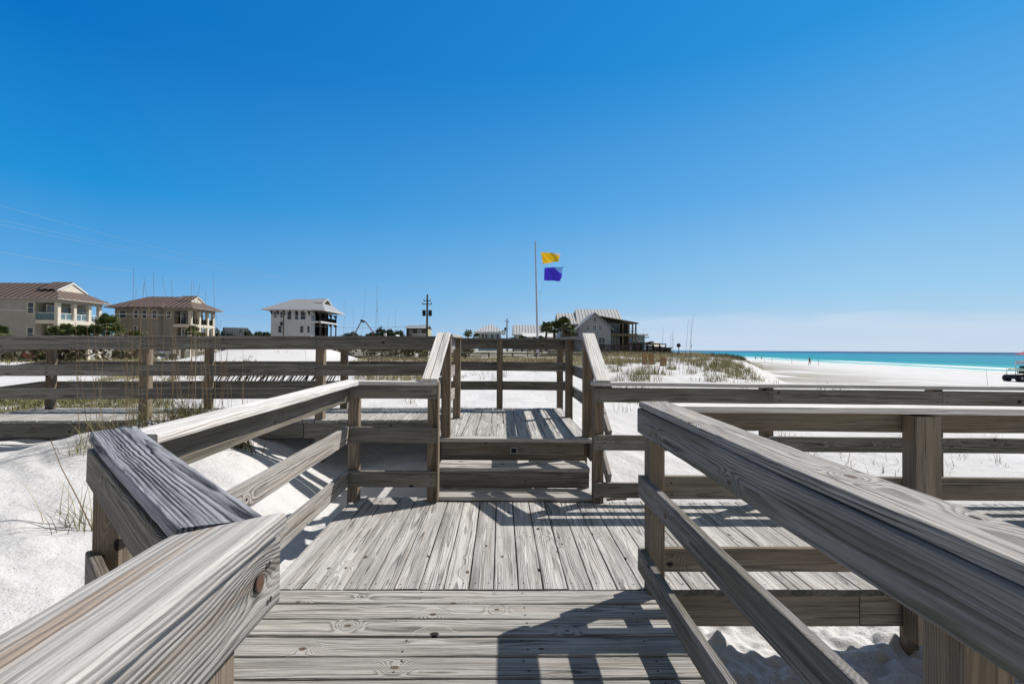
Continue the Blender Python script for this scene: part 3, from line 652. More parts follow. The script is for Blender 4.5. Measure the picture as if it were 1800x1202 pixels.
# diagonal piece with dark cap
r = thing('railing', W(-.98, 1.32, 0), 'short diagonal railing at the left with a dark blue-grey cap rail of bold grain', 'railing')
dg = Vector((-.87, .845, 0)).normalized(); pg = Vector((dg.y, -dg.x, 0))
A = Vector((-.513, .893, 0)); B = Vector((-1.355, 1.694, 0))
cap(r, W(A.x, A.y, 1.049), W(B.x, B.y, 1.066), tuple(pg), .133, .038, WD_capD, brown=0, dark=.5, e0=-.03, e1=.02, seg=.04, rnd=.007, wob=.003, pith=(.045, .022, 12.0))
for nm, z0, z1, ex in (('top_rail', .905, 1.028, .035), ('middle_rail', .53, .665, .05), ('bottom_rail', .14, .28, .05)):
    o_ = -pg * .049; mb = MB()
    p0 = A + o_ + dg * .05; p1 = B + o_ + dg * ex
    board(mb, W(p0.x, p0.y, (z0 + z1) / 2), W(p1.x, p1.y, (z0 + z1) / 2), (0, 0, 1), z1 - z0, .036, .35, .45, seg=.05, rnd=.008, wob=.0025); mb.build(nm, WD_tan, r)
# near-left railing
r = thing('railing', W(-.52, 0, 0), 'big sunlit railing filling the lower left corner, with a round brown knot near its end', 'railing')
for yy in (.80, -.8): post(r, -.505, yy, -.3, 1.02, .09, dark=.4)
rail_set(r, 'y', -1.2, .948, -.448, [(.895, 1.034)], WD_capK, .036, brown=.22, dark=.45, seg=.04, rnd=.006, wob=.002, names=('top_rail',), pith=(.055, .03, 30.0))
rail_set(r, 'y', -1.2, .948, -.448, [(.52, .65), (.12, .26)], WD_cap, .036, brown=.22, dark=.55, seg=.04, rnd=.006, wob=.002, names=('middle_rail', 'bottom_rail'))
cap(r, W(-.489, -1.2, 1.055), W(-.489, .874, 1.055), (1, 0, 0), .147, .036, WD_capL, brown=.42, dark=.30, e1=.062, seg=.04, rnd=.008, wob=.0025)
mb = MB(); kc = W(-.4283, .861, .973); vs = []; fs = []; bps = []
for i in range(7):
    rr_ = .0150 * (1 - i / 6.5)
    for j in range(20):
        t_ = 6.2832 * j / 20; vs.append(kc + Vector((.0006 + .0013 * (i > 0), rr_ * 1.0 * math.cos(t_), rr_ * 1.15 * math.sin(t_)))); bps.append((rr_ * 1.0, rr_ * math.cos(t_), rr_ * math.sin(t_)))
for i in range(6):
    for j in range(20): fs.append((i * 20 + j, i * 20 + (j + 1) % 20, (i + 1) * 20 + (j + 1) % 20, (i + 1) * 20 + j))
fs.append(tuple(120 + j for j in range(20))); mb.add(vs, fs, bps)
mk, nk, bk = mat('knot_wood'); ak = nk.nodes.new('ShaderNodeAttribute'); ak.attribute_name = 'bp'
sk = nk.nodes.new('ShaderNodeSeparateXYZ'); nk.links.new(ak.outputs['Vector'], sk.inputs[0])
rk = mm(nk, 'SQRT', mm(nk, 'ADD', mm(nk, 'POWER', mm(nk, 'ABSOLUTE', sk.outputs[1]), 2.0), mm(nk, 'POWER', mm(nk, 'ABSOLUTE', sk.outputs[2]), 2.0)))
fk = mm(nk, 'FRACT', mm(nk, 'ADD', mm(nk, 'MULTIPLY', rk, 330.0), noise(nk, ak.outputs['Vector'], 120, 3)))
nk.links.new(mixc(nk, sstep(nk, rk, .0120, .0145), mixc(nk, fk, (.15, .082, .045), (.075, .040, .024)), (.03, .02, .015)), bk.inputs['Base Color']); bk.inputs['Roughness'].default_value = .7
mb.build('knot', mk, r)
# stair railings
for sgn, nm_ in ((-1, 'left'), (1, 'right')):
    if sgn < 0:
        r = thing('stair_railing', W(-.6, 4.5, 0), 'sloping railing with a split cap board rising along the left side of the steps', 'railing')
        px = -.562; ox = -.626; cx0, cx1 = -.618, -.592; pY = 4.877
    else:
        r = thing('stair_railing', W(.9, 4.5, 0), 'sloping railing with a bright cap board rising along the right side of the steps', 'railing')
        px = .897; ox = .962; cx0, cx1 = .893, .907; pY = 4.935
    post(r, px, pY, .40, 1.455, .09, dark=.5)
    hb = MB()
    if sgn < 0:
        for o_, wx in ((-.036, .066), (.034, .064)): board(hb, W(cx0 + o_, 4.13, 1.068), W(cx1 + o_, 4.90, 1.487), (1, 0, 0), wx, .036, .08, .25)
    else: board(hb, W(cx0, 4.13, 1.072), W(cx1, 4.93, 1.50), (1, 0, 0), .128, .036, .08, .25)
    hb.build('cap_rail', WD_capW, r)
    for nm, z0 in (('top_rail', .97), ('middle_rail', .59), ('bottom_rail', .21)):
        mb = MB(); board(mb, W(ox, 4.19, z0), W(ox, 4.90, z0 + .40), (0, 0, 1), .12, .036, .1, .4); mb.build(nm, WD_cap, r)
# landing: left side
UP = [(1.31, 1.443), (.985, 1.12), (.70, .83)]
r = thing('railing', W(-.56, 5.5, .4), 'short sunlit railing on the left side of the upper landing', 'railing')
post(r, -.565, 6.06, .3, 1.455, .09, dark=.5)
rail_set(r, 'y', 4.93, 6.0, -.60, UP, WD_cap, .036, brown=.1, dark=.4)
cap(r, W(-.575, 4.90, 1.468), W(-.575, 6.1, 1.468), (1, 0, 0), .14, .03, WD_cap, brown=.05, dark=.4)
# landing: right side
r = thing('railing', W(.93, 6.0, .4), 'railing on the right side of the upper landing, between two brown posts', 'railing')
post(r, .892, 6.23, .3, 1.455, .09, dark=.55)
rail_set(r, 'y', 4.98, 7.25, .962, UP, WD_railR, .036, brown=.05, dark=.6)
cap(r, W(.93, 4.95, 1.475), W(.93, 7.25, 1.475), (1, 0, 0), .14, .03, WD_cap, brown=.05, dark=.6)
# landing back + far side of the walkway
zfar = lambda q_: ZX(q_) - max(0, -6.7 - q_) * .16
r = thing('railing', W(-2, 7.05, .4), 'far railing across the back of the upper landing and the left walkway', 'railing')
for xx, yy in ((.893, 7.20), (-.022, 7.02), (-2.30, 7.0), (-4.25, 7.0), (-6.5, 7.0)): post(r, xx, yy, .3 + ZX(xx), 1.445 + ZX(xx), .09, dark=.55)
rail_set(r, 'x', .94, -6.7, 7.10 if False else 7.085, UP, WD_rail, .036, splits=(-.02, -2.3, -4.25), brown=.2, dark=.6, zf=zfar)
for nm, (z0, z1) in zip(('top_rail', 'middle_rail', 'bottom_rail'), UP):
    mb = MB(); board(mb, W(-6.7, 7.085, (z0 + z1) / 2 + ZX(-6.7)), W(-11, 6.9, (z0 + z1) / 2 - .72), (0, 0, 1), z1 - z0, .036, .2, .6); mb.build(nm, WD_rail, r)
hb = MB(); board(hb, W(.96, 7.04, 1.46), W(-2.3, 7.04, 1.46 + ZX(-2.3)), (0, 1, 0), .15, .03, .05, .6); board(hb, W(-2.303, 7.04, 1.46 + ZX(-2.3)), W(-6.7, 7.04, 1.46 + ZX(-6.7)), (0, 1, 0), .15, .03, .05, .6)
hb.build('cap_rail', WD_railR, r)
# near side of the left walkway
r = thing('railing', W(-3, 5.98, .4), 'long grey railing along the near edge of the left walkway, before the houses', 'railing')
for xx in (-2.275, -4.44, -6.6): post(r, xx, 6.03, .1, 1.44 + ZX(xx), .10, dark=.35)
rail_set(r, 'x', -.62, -9, 5.955, UP, WD_rail, .036, splits=(-2.30, -4.46, -6.62), brown=.1, dark=.66, zf=ZX)
hb = MB(); board(hb, W(-.60, 6.0, 1.462), W(-2.30, 6.0, 1.462 + ZX(-2.3)), (0, 1, 0), .15, .03, .0, .6); board(hb, W(-2.303, 6.0, 1.462 + ZX(-2.3)), W(-9, 6.0, 1.462 + ZX(-9)), (0, 1, 0), .15, .03, .0, .6)
hb.build('cap_rail', WD_railR, r)
#MORE
# ------------------------------------------------------------ houses
def wall_box(mb, x0, x1, y0, y1, z0, z1): return mb.box(x0, x1, y0, y1, z0, z1)
def bx(name, m, par, *boxes):
    mb = MB()
    for q_ in boxes: mb.box(*q_)
    return mb.build(name, m, par)
def window(par, m_frame, x0, x1, z0, z1, y=None, x=None, mull=1, fr=.12, side=1):
    """a framed window proud of a wall; faces -Y (y given) or +X (x given)"""
    fb = MB(); pb = MB()
    def put(mb_, a0, a1, c0, c1, d0, d1):
        if y is not None: mb_.box(a0, a1, y - d1, y - d0, c0, c1)
        else: mb_.box(x + d0, x + d1, a0, a1, c0, c1)
    put(fb, x0 - fr, x1 + fr, z1, z1 + fr, .0, .09); put(fb, x0 - fr, x1 + fr, z0 - fr, z0, .0, .11)
    put(fb, x0 - fr, x0, z0, z1, .0, .09); put(fb, x1, x1 + fr, z0, z1, .0, .09)
    for k_ in range(mull):
        c_ = x0 + (x1 - x0) * (k_ + 1) / (mull + 1); put(fb, c_ - .035, c_ + .035, z0, z1, .0, .06)
    put(fb, x0, x1, (z0 + z1) / 2 - .03, (z0 + z1) / 2 + .03, .0, .055)
    put(pb, x0, x1, z0, z1, .0, .03)
    f_ = fb.build('window', m_frame, par); pb.build('pane', M_glass, f_); return f_
def hip_roof(par, m, x0, x1, y0, y1, ze, zr, rx0, rx1, trim, gablet=None, thick=.22):
    ym = (y0 + y1) / 2; mb = MB()
    if gablet: rx1 = gablet[0] - (zr - gablet[2]) * (x1 - gablet[0]) / (gablet[2] - ze)
    v_ = [(x0, y0, ze), (x1, y0, ze), (x1, y1, ze), (x0, y1, ze), (rx0, ym, zr), (rx1, ym, zr)]
    v2 = [(a, b2, c - thick) for a, b2, c in v_[:4]]
    mb.add(v_, [(0, 1, 5, 4), (1, 2, 5), (2, 3, 4, 5), (3, 0, 4)])
    r_ = mb.build('roof', m, par)
    eb = MB(); eb.add(v_[:4] + v2, [(0, 4, 5, 1), (1, 5, 6, 2), (2, 6, 7, 3), (3, 7, 4, 0), (4, 7, 6, 5)]); eb.build('eave', trim, r_)
    if gablet:
        gx, gw, gz, gm = gablet[:4]     # outward reach, half width, base height
        g_ = MB(); zt = zr + .05
        g_.prism([(gx - .15, ym - gw + .35, gz + .1), (gx - .15, ym + gw - .35, gz + .1), (gx - .15, ym, zt - .28)], (-.3, 0, 0)); g_.build('gable', gm, r_)
        t_ = MB()
        for s_ in (-1, 1):
            t_.prism([(gx, ym + s_ * gw, gz), (gx, ym + s_ * gw, gz + .22), (gx, ym, zt + .05), (gx, ym, zt - .2)], (-.35, 0, 0))
        t_.build('gable_trim', gablet[4], r_)
        u_ = MB()
        for s_ in (-1, 1): u_.prism([(gx - .02, ym + s_ * gw, gz + .22), (gx - .02, ym + s_ * gw, gz + .30), (gx - .02, ym, zt + .14), (gx - .02, ym, zt + .05)], (rx1 - gx - .6, 0, 0))
        u_.build('gable_roof', m, r_)
    return r_
def corner_house(name, label, x0, xp, xc, yf, yb, z0, zf, ze, zr, over, ridge, roofm, wallm, trimm, posts, wins, dark_posts=False, glassrail=True, gab=None, cat='house', z_ground=-1.5, low=True):
    H_ = thing(name, ((x0 + xc) / 2, (yf + yb) / 2, z_ground), label, cat)
    bx('wall', wallm, H_, (x0, xp, yf, yb, z_ground, ze - .1), (xp, xc - 2.6, yf + 2.6, yb, z_ground, ze - .1))
    bm_ = .62 if not dark_posts else .34
    bx('ceiling_beam', wallm if not dark_posts else M_dwood, H_, (xp + .003, xc, yf + .002, yf + .4, ze - bm_, ze - .12), (xc - .4, xc - .002, yf + .42, yb, ze - bm_, ze - .12))
    if dark_posts: bx('balcony', M_white, H_, (xp + .002, xc + .02, yf - .02, yb - .01, zf - .34, zf))
    else: bx('balcony', trimm, H_, (xp + .002, xc + .02, yf - .02, yb - .01, zf - .55, zf))
    w_ = .13 if dark_posts else .26
    for (a, b2) in [(xc - .3, y_) for y_ in posts]:
        if dark_posts:
            pm = MB(); pm.box(a - w_, a + w_, b2 - w_, b2 + w_, zf, ze - .62); pm.box(a - w_, a + w_, b2 - w_, b2 + w_, z_ground, zf - .34)
            for zz in (ze - .62, zf - .34):
                for s_ in (-1, 1): pm.prism([(a - .08, b2 + s_ * w_, zz - .9), (a - .08, b2 + s_ * (w_ + .7), zz), (a - .08, b2 + s_ * w_, zz)], (.16, 0, 0))
                pm.prism([(a - w_, b2 - .08, zz - .9), (a - w_ - .7, b2 - .08, zz), (a - w_, b2 - .08, zz)], (0, .16, 0))
            pm.build('post', M_dwood, H_)
        else:
            bx('column', trimm, H_, (a - w_, a + w_, b2 - w_, b2 + w_, zf, ze - .62), (a - w_ * 1.05, a + w_ * 1.05, b2 - w_ * 1.05, b2 + w_ * 1.05, z_ground, zf - .55))
    # railing
    rb = MB(); gb = MB(); tr = M_white if glassrail else M_dark
    ps = posts
    for a, b2 in zip(ps[:-1], ps[1:]):
        rb.box(xc - .36, xc - .28, a + .3, b2 - .3, zf + 1.02, zf + 1.10); rb.box(xc - .36, xc - .28, a + .3, b2 - .3, zf + .06, zf + .13)
        n_ = 2 if glassrail else 14
        for k_ in range(n_ + 1):
            c_ = a + .3 + (b2 - a - .6) * k_ / n_; ww = .05 if glassrail else .018
            rb.box(xc - .36, xc - .28, c_ - ww, c_ + ww, zf + .13, zf + 1.02)
        if glassrail: gb.box(xc - .33, xc - .31, a + .35, b2 - .35, zf + .14, zf + 1.0)
    rb.box(xp + .1, xc - .5, yf + .06, yf + .12, zf + 1.02, zf + 1.10); gb.box(xp + .1, xc - .6, yf + .07, yf + .10, zf + .1, zf + 1.0)
    rl = rb.build('balcony_railing', tr, H_)
    if glassrail: gb.build('glass_panel', M_glassR, rl)
    # doors on the recessed walls
    window(H_, trimm if not dark_posts else M_white, xp + .15, xc - 2.75, zf + .1, zf + 2.3, y=yf + 2.6, mull=1)
    for a in posts[:-1][:3]: window(H_, trimm if not dark_posts else M_white, a + .7, a + 2.1, zf + .1, zf + 2.25, x=xc - 2.6, mull=1)
    window(H_, trimm if not dark_posts else M_white, posts[0] + 1.0, posts[0] + 2.6, zf - 3.1, zf - .9, x=xc - 2.6, mull=1)
    for a in wins: window(H_, trimm if not dark_posts else wallm, *a[:4], y=yf, mull=a[4] if len(a) > 4 else 0)
    hip_roof(H_, roofm, x0 - over, xc + over * .9, yf - over, yb + over, ze, zr, ridge[0], ridge[1], wallm if not dark_posts else M_white, gab, .16)
    return H_
# nearest beige villa
h1 = corner_house('beach_house', 'large beige stucco villa with brown tiled roof and glass-railed balconies, leftmost', -100, -70.5, -67.2, 73.2, 81.2, 0, 5.46, 8.7, 11.55, .9,
             (-79.8, -70.6), M_tile, M_stuc, M_stucL, (73.5, 76.2, 78.9, 80.9), [(-71.6, -70.75, 6.45, 8.05), (-71.6, -70.75, 2.4, 4.25)],
             gab=(-68.5, 2.7, 10.0, M_stucL, M_white))
for i, (a, b2) in enumerate(((-68.1, 77.1), (-68.1, 79.6))):
    t_ = thing('patio_chair', (a, b2, 5.46), ('teal patio chair behind the glass of the left villa balcony, nearer one', 'teal patio chair behind the glass of the left villa balcony, farther one')[i], 'chair', 'balcony chairs')
    bx('seat', M_teal, t_, (a - .3, a + .3, b2 - .3, b2 + .3, 5.86, 5.92)); bx('backrest', M_teal, t_, (a - .32, a - .26, b2 - .3, b2 + .3, 5.93, 6.5))
    for sx_ in (-.25, .25):
        for sy2 in (-.25, .25): bx('leg', M_teal, t_, (a + sx_ - .03, a + sx_ + .03, b2 + sy2 - .03, b2 + sy2 + .03, 5.461, 5.859))
# second villa
h2 = corner_house('beach_house', 'tan stucco villa with brown tiled roof, dark railings and cream columns, second from left', -74.2, -63.1, -59.8, 92.5, 100.2, 0, 5.9, 9.05, 11.55, 1.2,
             (-70.5, -62.6), M_tile, M_stuc2, M_stucL, (92.8, 95.4, 98.0, 99.9), [(-73.2, -72.1, 7.0, 8.4, 0), (-64.3, -63.6, 7.0, 8.4)],
             glassrail=False, gab=(-60.9, 2.2, 10.25, M_stucL, M_stucL))
mb = MB(); mb.add([(-71.3, 90.7, 9.0), (-64.3, 90.7, 9.0), (-65.9, 94.6, 10.6), (-68.6, 94.6, 10.6)], [(0, 1, 2, 3)]); mb.add([(-64.3, 90.7, 9.0), (-64.3, 94.4, 9.5), (-65.9, 94.6, 10.6)], [(0, 1, 2)]); mb.add([(-71.3, 90.7, 9.0), (-71.3, 94.4, 9.5), (-68.6, 94.6, 10.6)], [(0, 2, 1)])
mb.box(-71.2, -64.4, 90.75, 91.2, 8.85, 8.99); mb.build('lower_roof', M_tile, h2)
bx('bay_wall', M_stuc2, h2, (-70.4, -65.2, 91.6, 92.49, -1.4, 9.0))
for a in (-69.9, -68.3, -66.4): window(h2, M_stucL, a, a + .75, 7.0, 8.4, y=91.6, mull=0)
window(h2, M_stucL, -69.8, -69.3, 3.2, 5.4, y=91.6, mull=0)
# white house
h3 = corner_house('beach_house', 'tall white house with silver metal roof, dark eave brackets and dark timber porch posts', -57.8, -47.9, -45.4, 120, 132, 0, 8.2, 11.0, 14.35, 1.7,
             (-54.6, -47.6), M_silver, M_whitew, M_white, (120.2, 124.0, 128.0, 131.7), [(-57.1, -56.4, 9.1, 10.4), (-55.5, -54.9, 9.1, 10.4), (-53.7, -52.8, 8.6, 10.4), (-51.8, -51.0, 8.6, 10.4), (-50.4, -49.2, 8.6, 10.4), (-55.9, -55.1, 5.3, 6.9), (-50.5, -49.7, 5.3, 6.9), (-48.75, -48.15, 5.3, 6.9)],
             dark_posts=True, glassrail=False, gab=(-45.9, 3.2, 12.8, M_dwood, M_white), z_ground=-.5)
for i in range(9):
    xx = -57.65 + i * 1.55; mb = MB(); mb.prism([(xx, 119.99, 9.6), (xx, 118.9, 10.72), (xx, 119.99, 10.72)], (.18, 0, 0)); mb.build('eave_bracket', M_dwood, h3)
# blue-grey gabled house
h4 = thing('beach_house', (20, 102, 1.5), 'blue-grey gabled house with pale metal roofs and a two-storey timber porch', 'house')
mb = MB(); mb.box(13.0, 26.4, 104.4, 112, 1.0, 7.05)
mb.prism([(16.0, 98, 1.0), (22.7, 98, 1.0), (22.7, 98, 5.9), (19.35, 98, 8.95), (16.0, 98, 5.9)], (0, 6.3, 0)); mb.build('wall', M_grayw, h4)
mb = MB(); mb.add([(16.4, 103.6, 7.1), (27.0, 103.6, 7.1), (26.7, 108.2, 10.75), (16.9, 108.2, 10.75), (16.4, 112.8, 7.1), (27.0, 112.8, 7.1)], [(0, 1, 2, 3), (3, 2, 5, 4)])
mb.add([(12.3, 103.6, 7.1), (16.7, 103.6, 7.1), (16.7, 107.6, 9.75), (12.5, 107.6, 9.75), (12.3, 111.6, 7.1), (16.7, 111.6, 7.1)], [(0, 1, 2, 3), (3, 2, 5, 4)])
mb.build('roof', M_silver2, h4)
bx('eave', M_white, h4, (12.3, 27.0, 103.58, 103.72, 6.92, 7.08))
mb = MB()
for s_ in (-1, 1):
    p_ = [(19.35 + s_ * 3.95, 97.5, 5.42), (19.35 + s_ * 3.95, 97.5, 5.60), (19.35, 97.5, 9.22), (19.35, 97.5, 9.02)]
    mb.prism(p_, (0, 8.5, 0))
mb.build('front_gable_roof', M_silver2, h4)
for xx in (17.7, 19.0, 20.25): window(h4, M_white, xx, xx + .62, 5.5, 6.5, y=98, mull=1, fr=.1)
for xx in (18.6, 20.2): window(h4, M_white, xx, xx + 1.25, 1.6, 4.0, y=98, mull=1, fr=.1)
bx('gable_vent', M_owood, h4, (19.2, 19.55, 97.94, 98, 7.3, 8.1))
bx('porch_floor', M_owood, h4, (22.705, 28.4, 98.2, 106.5, 4.35, 4.85)); bx('side_porch_floor', M_owood, h4, (13.2, 15.99, 98.6, 104.3, 4.3, 4.75))
mb = MB(); mb.add([(20.3, 97.9, 8.55), (28.6, 97.9, 7.05), (28.6, 107, 7.3), (21.5, 107, 8.9), (20.3, 97.9, 8.45), (28.6, 97.9, 6.9), (28.6, 107, 7.15), (21.5, 107, 8.8)], [(0, 1, 2, 3), (4, 7, 6, 5), (0, 4, 5, 1), (1, 5, 6, 2)]); mb.build('porch_roof', M_owood, h4)
mb = MB(); mb.add([(22.9, 98.4, 8.15), (28.75, 98.4, 7.14), (28.75, 107.4, 7.40), (22.9, 107.4, 8.66)], [(0, 1, 2, 3)]); mb.build('porch_roof_sheet', M_silver2, h4)
for xx, yy in ((28.1, 98.5), (28.15, 101.2), (28.15, 104), (28.15, 106.3), (25.4, 98.6)):
    bx('porch_post', M_owood, h4, (xx - .13, xx + .13, yy - .13, yy + .13, 1.0, 4.349), (xx - .13, xx + .13, yy - .13, yy + .13, 4.851, 7.0))
bx('back_wall', M_grayw, h4, (22.71, 25.2, 101.5, 106, 1.0, 7.2)); bx('chimney_wall', M_dwood, h4, (25.6, 26.9, 100.0, 102, 1.0, 7.0))
window(h4, M_blue, 23.4, 24.4, 5.0, 6.8, y=101.5, mull=0); window(h4, M_white, 23.2, 24.5, 1.5, 3.8, y=101.5)
rb = MB()
for zz in (5.45, 5.9): rb.box(22.8, 28.2, 98.3, 98.36, zz, zz + .07)
for k_ in range(20): rb.box(22.8 + k_ * .27, 22.84 + k_ * .27, 98.31, 98.35, 4.86, 5.45)
rb.build('porch_railing', M_dwood, h4)
# the fence before it
f_ = thing('fence', (20, 92, 1.2), 'low dark grey picket fence standing in front of the blue-grey gabled house', 'fence')
mb = MB()
for k_ in range(90): mb.box(12.5 + k_ * .19, 12.62 + k_ * .19, 92, 92.03, 1.0, 2.5 + .06 * (k_ % 3))
mb.build('picket_panel', M_pole, f_); bx('fence_rail', M_pole, f_, (12.5, 29.7, 92.04, 92.1, 1.4, 1.5), (12.5, 29.7, 92.04, 92.1, 2.2, 2.3))
# small raised house with deck
h5 = thing('beach_house', (-34, 193, 2), 'small far-off raised house with a flat grey roof and white-railed deck, left of the pole', 'house')
bx('wall', M_pole, h5, (-38, -30.2, 190, 200, 2, 9.6)); bx('side_wall', flat('yellow_siding', (.45, .42, .25), .8), h5, (-30.19, -29.6, 190.4, 200, 2, 9.4))
mb = MB(); mb.add([(-38.6, 188.8, 9.6), (-29.4, 188.8, 9.6), (-29.4, 195, 11.0), (-38.6, 195, 11.0), (-29.4, 201, 9.6), (-38.6, 201, 9.6)], [(0, 1, 2, 3), (3, 2, 4, 5)]); mb.add([(-38.6, 188.8, 9.5), (-29.4, 188.8, 9.5), (-29.4, 188.8, 9.6), (-38.6, 188.8, 9.6)], [(0, 1, 2, 3)]); mb.build('roof', M_silver, h5)
mb = MB(); mb.box(-35.2, -29.6, 187.8, 189.98, 6.2, 6.4); mb.box(-35.2, -29.6, 187.8, 187.9, 7.3, 7.42)
for k_ in range(22): mb.box(-35.2 + k_ * .26, -35.12 + k_ * .26, 187.82, 187.88, 6.4, 7.3)
for k_ in range(4): mb.box(-35 + k_ * 1.75, -34.8 + k_ * 1.75, 187.9, 188.1, 2, 6.2)
mb.build('deck', M_white, h5); window(h5, M_white, -33.4, -32.2, 7.2, 8.9, y=190); window(h5, M_white, -36.5, -35.8, 7.2, 8.7, y=190)
bx('lower_roof', M_silver2, h5, (-40.5, -36.0, 187.0, 189.9, 6.0, 6.25)); bx('garage_wall', M_pole, h5, (-40, -36.2, 187.4, 189.8, 2, 5.99))
# pale blue hip roofed cottage
h6 = thing('beach_house', (-3, 133, 1), 'pale blue cottage with a pyramid metal roof, beyond the two tall palms', 'house')
bx('wall', M_blue, h6, (-6.3, -.2, 130, 138, 1, 6.1))
hip_roof(h6, M_silver2, -7.6, 1.0, 128.8, 139.2, 6.15, 8.4, -3.6, -2.8, M_white)
for xx in (-5.5, -4.5, -2.9, -1.4): window(h6, M_white, xx, xx + .7, 4.4, 5.7, y=130, mull=0)
# long white metal roof
h7 = thing('beach_house', (8, 122, 1), 'long low house whose white metal roof shows behind the flagpole', 'house')
bx('wall', M_whitew, h7, (3.4, 14.5, 121.2, 129, 1, 5.2)); mb = MB(); mb.add([(2.9, 120.3, 5.2), (15, 120.3, 5.2), (15, 124.5, 7.8), (2.9, 124.5, 7.8), (15, 130, 5.2), (2.9, 130, 5.2)], [(0, 1, 2, 3), (3, 2, 4, 5)]); mb.build('roof', M_silver2, h7)
mb = MB(); mb.add([(5.3, 118.6, 4.6), (13, 118.6, 4.6), (13, 120.3, 5.6), (5.3, 120.3, 5.6)], [(0, 1, 2, 3)]); mb.build('lower_roof', M_white, h7)
window(h7, M_white, 6, 7, 3.2, 4.6, y=121.2); window(h7, M_white, 10, 11, 3.2, 4.6, y=121.2)
# grey gable roof at left
h8 = thing('beach_house', (-85, 153, 1), 'far low house with a pale grey gable roof, among trees left of the white house', 'house')
mb = MB(); mb.prism([(-87.5, 150, -1), (-84.2, 150, -1), (-84.2, 150, 5.0), (-85.8, 150, 7.6), (-87.5, 150, 5.4)], (0, 4, 0)); mb.build('wall', M_grayw, h8)
mb = MB(); mb.add([(-86.9, 149.6, 7.75), (-79.2, 149.6, 7.6), (-76.4, 149, 4.6), (-83.5, 149, 4.3)], [(0, 1, 2, 3)]); mb.add([(-86.9, 149.6, 7.75), (-79.2, 149.6, 7.6), (-82, 155, 4.6), (-90, 155, 4.3)], [(0, 3, 2, 1)]); mb.build('roof', M_silver2, h8)
bx('side_wall', M_whitew, h8, (-84.1, -77.5, 150.2, 154, -1, 4.7))
# low pale roof in front of trees by the boom
h9 = thing('beach_house', (-36, 130, 1), 'low building with a flat grey roof and white chimney in front of the dark trees', 'house')
bx('wall', M_pole, h9, (-36.0, -31.0, 128, 134, .5, 4.2)); bx('roof', M_silver, h9, (-36.6, -30.4, 127.4, 134.5, 4.21, 4.7)); bx('chimney', M_white, h9, (-31.6, -31.0, 127.9, 128.5, 4.71, 5.6)); window(h9, M_white, -34.5, -33.5, 2.4, 3.6, y=128)
mb = MB(); mb.prism([(-30.3, 129, 4.0), (-27.3, 129, 4.0), (-28.6, 129, 5.2)], (0, 4, 0)); mb.build('gable_roof', M_white, h9)
# houses along the beach, far right
h10 = thing('beach_house', (45, 162, 2), 'small teal-blue house with a flat white roof and wide windows, right of the timber porch', 'house')
bx('wall', flat('teal_blue_siding', (.06, .13, .19), .6), h10, (44.4, 48.7, 160, 168, 1.5, 6.4)); bx('roof', M_white, h10, (43.6, 49.6, 159, 169, 6.41, 6.85)); bx('deck_railing', M_white, h10, (44.2, 48.9, 158.6, 158.7, 3.6, 3.75), (44.2, 48.9, 158.6, 158.7, 4.4, 4.5))
for k_ in range(3): window(h10, M_white, 44.8 + k_ * 1.3, 45.8 + k_ * 1.3, 4.6, 6.0, y=160, mull=0, fr=.07)
h11 = thing('beach_house', (54, 185, 2), 'tiny pale house with a blue flat roof, second from the timber porch', 'house')
bx('wall', M_whitew, h11, (52.5, 55.7, 183, 190, 1.5, 6.2)); bx('roof', M_blue, h11, (52.0, 57.2, 182, 191, 6.21, 6.6)); window(h11, M_white, 53.2, 54.8, 3.4, 5.2, y=183)
h12 = thing('beach_house', (76, 232, 2), 'tiny cream house with a brown gabled roof, farthest along the shore', 'house')
bx('wall', M_stucL, h12, (73.5, 78.7, 230, 236, .5, 3.4)); mb = MB(); mb.add([(72.0, 229, 3.6), (80.2, 229, 3.2), (77.4, 234, 5.4), (74.8, 234, 5.5)], [(0, 1, 2, 3)]); mb.build('roof', M_stucL, h12)
mb = MB(); mb.prism([(69.5, 233, 4.2), (77, 233, 4.4), (75.0, 233, 5.9), (72.3, 233, 5.3)], (0, 4, 0)); mb.build('rear_roof', M_dwood, h12)
# raised dark walkover in the dunes
wv_ = thing('dune_walkover', (19, 62, .5), 'dark raised timber walkover crossing the dune, right of the blue-grey house', 'walkover')
bx('deck', M_dwood, wv_, (17.0, 21.4, 61, 63.4, 1.25, 1.45)); bx('handrail', M_dwood, wv_, (17.0, 21.4, 61, 61.08, 2.15, 2.28), (17, 21.4, 63.3, 63.38, 2.2, 2.35), (17, 21.4, 61, 61.06, 1.75, 1.85))
for k_ in range(6):
    for yy in (61.04, 63.3): bx('post', M_dwood, wv_, (17.1 + k_ * .84, 17.22 + k_ * .84, yy + .05, yy + .17, -.2, 2.14))
bn = thing('dune_shed', (55, 150, 0), 'low dark shed on the ridge beyond the walkover', 'shed')
bx('wall', M_dwood, bn, (50.0, 54.2, 150, 154, .5, 2.0)); bx('roof', M_pole, bn, (49.8, 54.5, 149.7, 154.3, 2.01, 2.35))
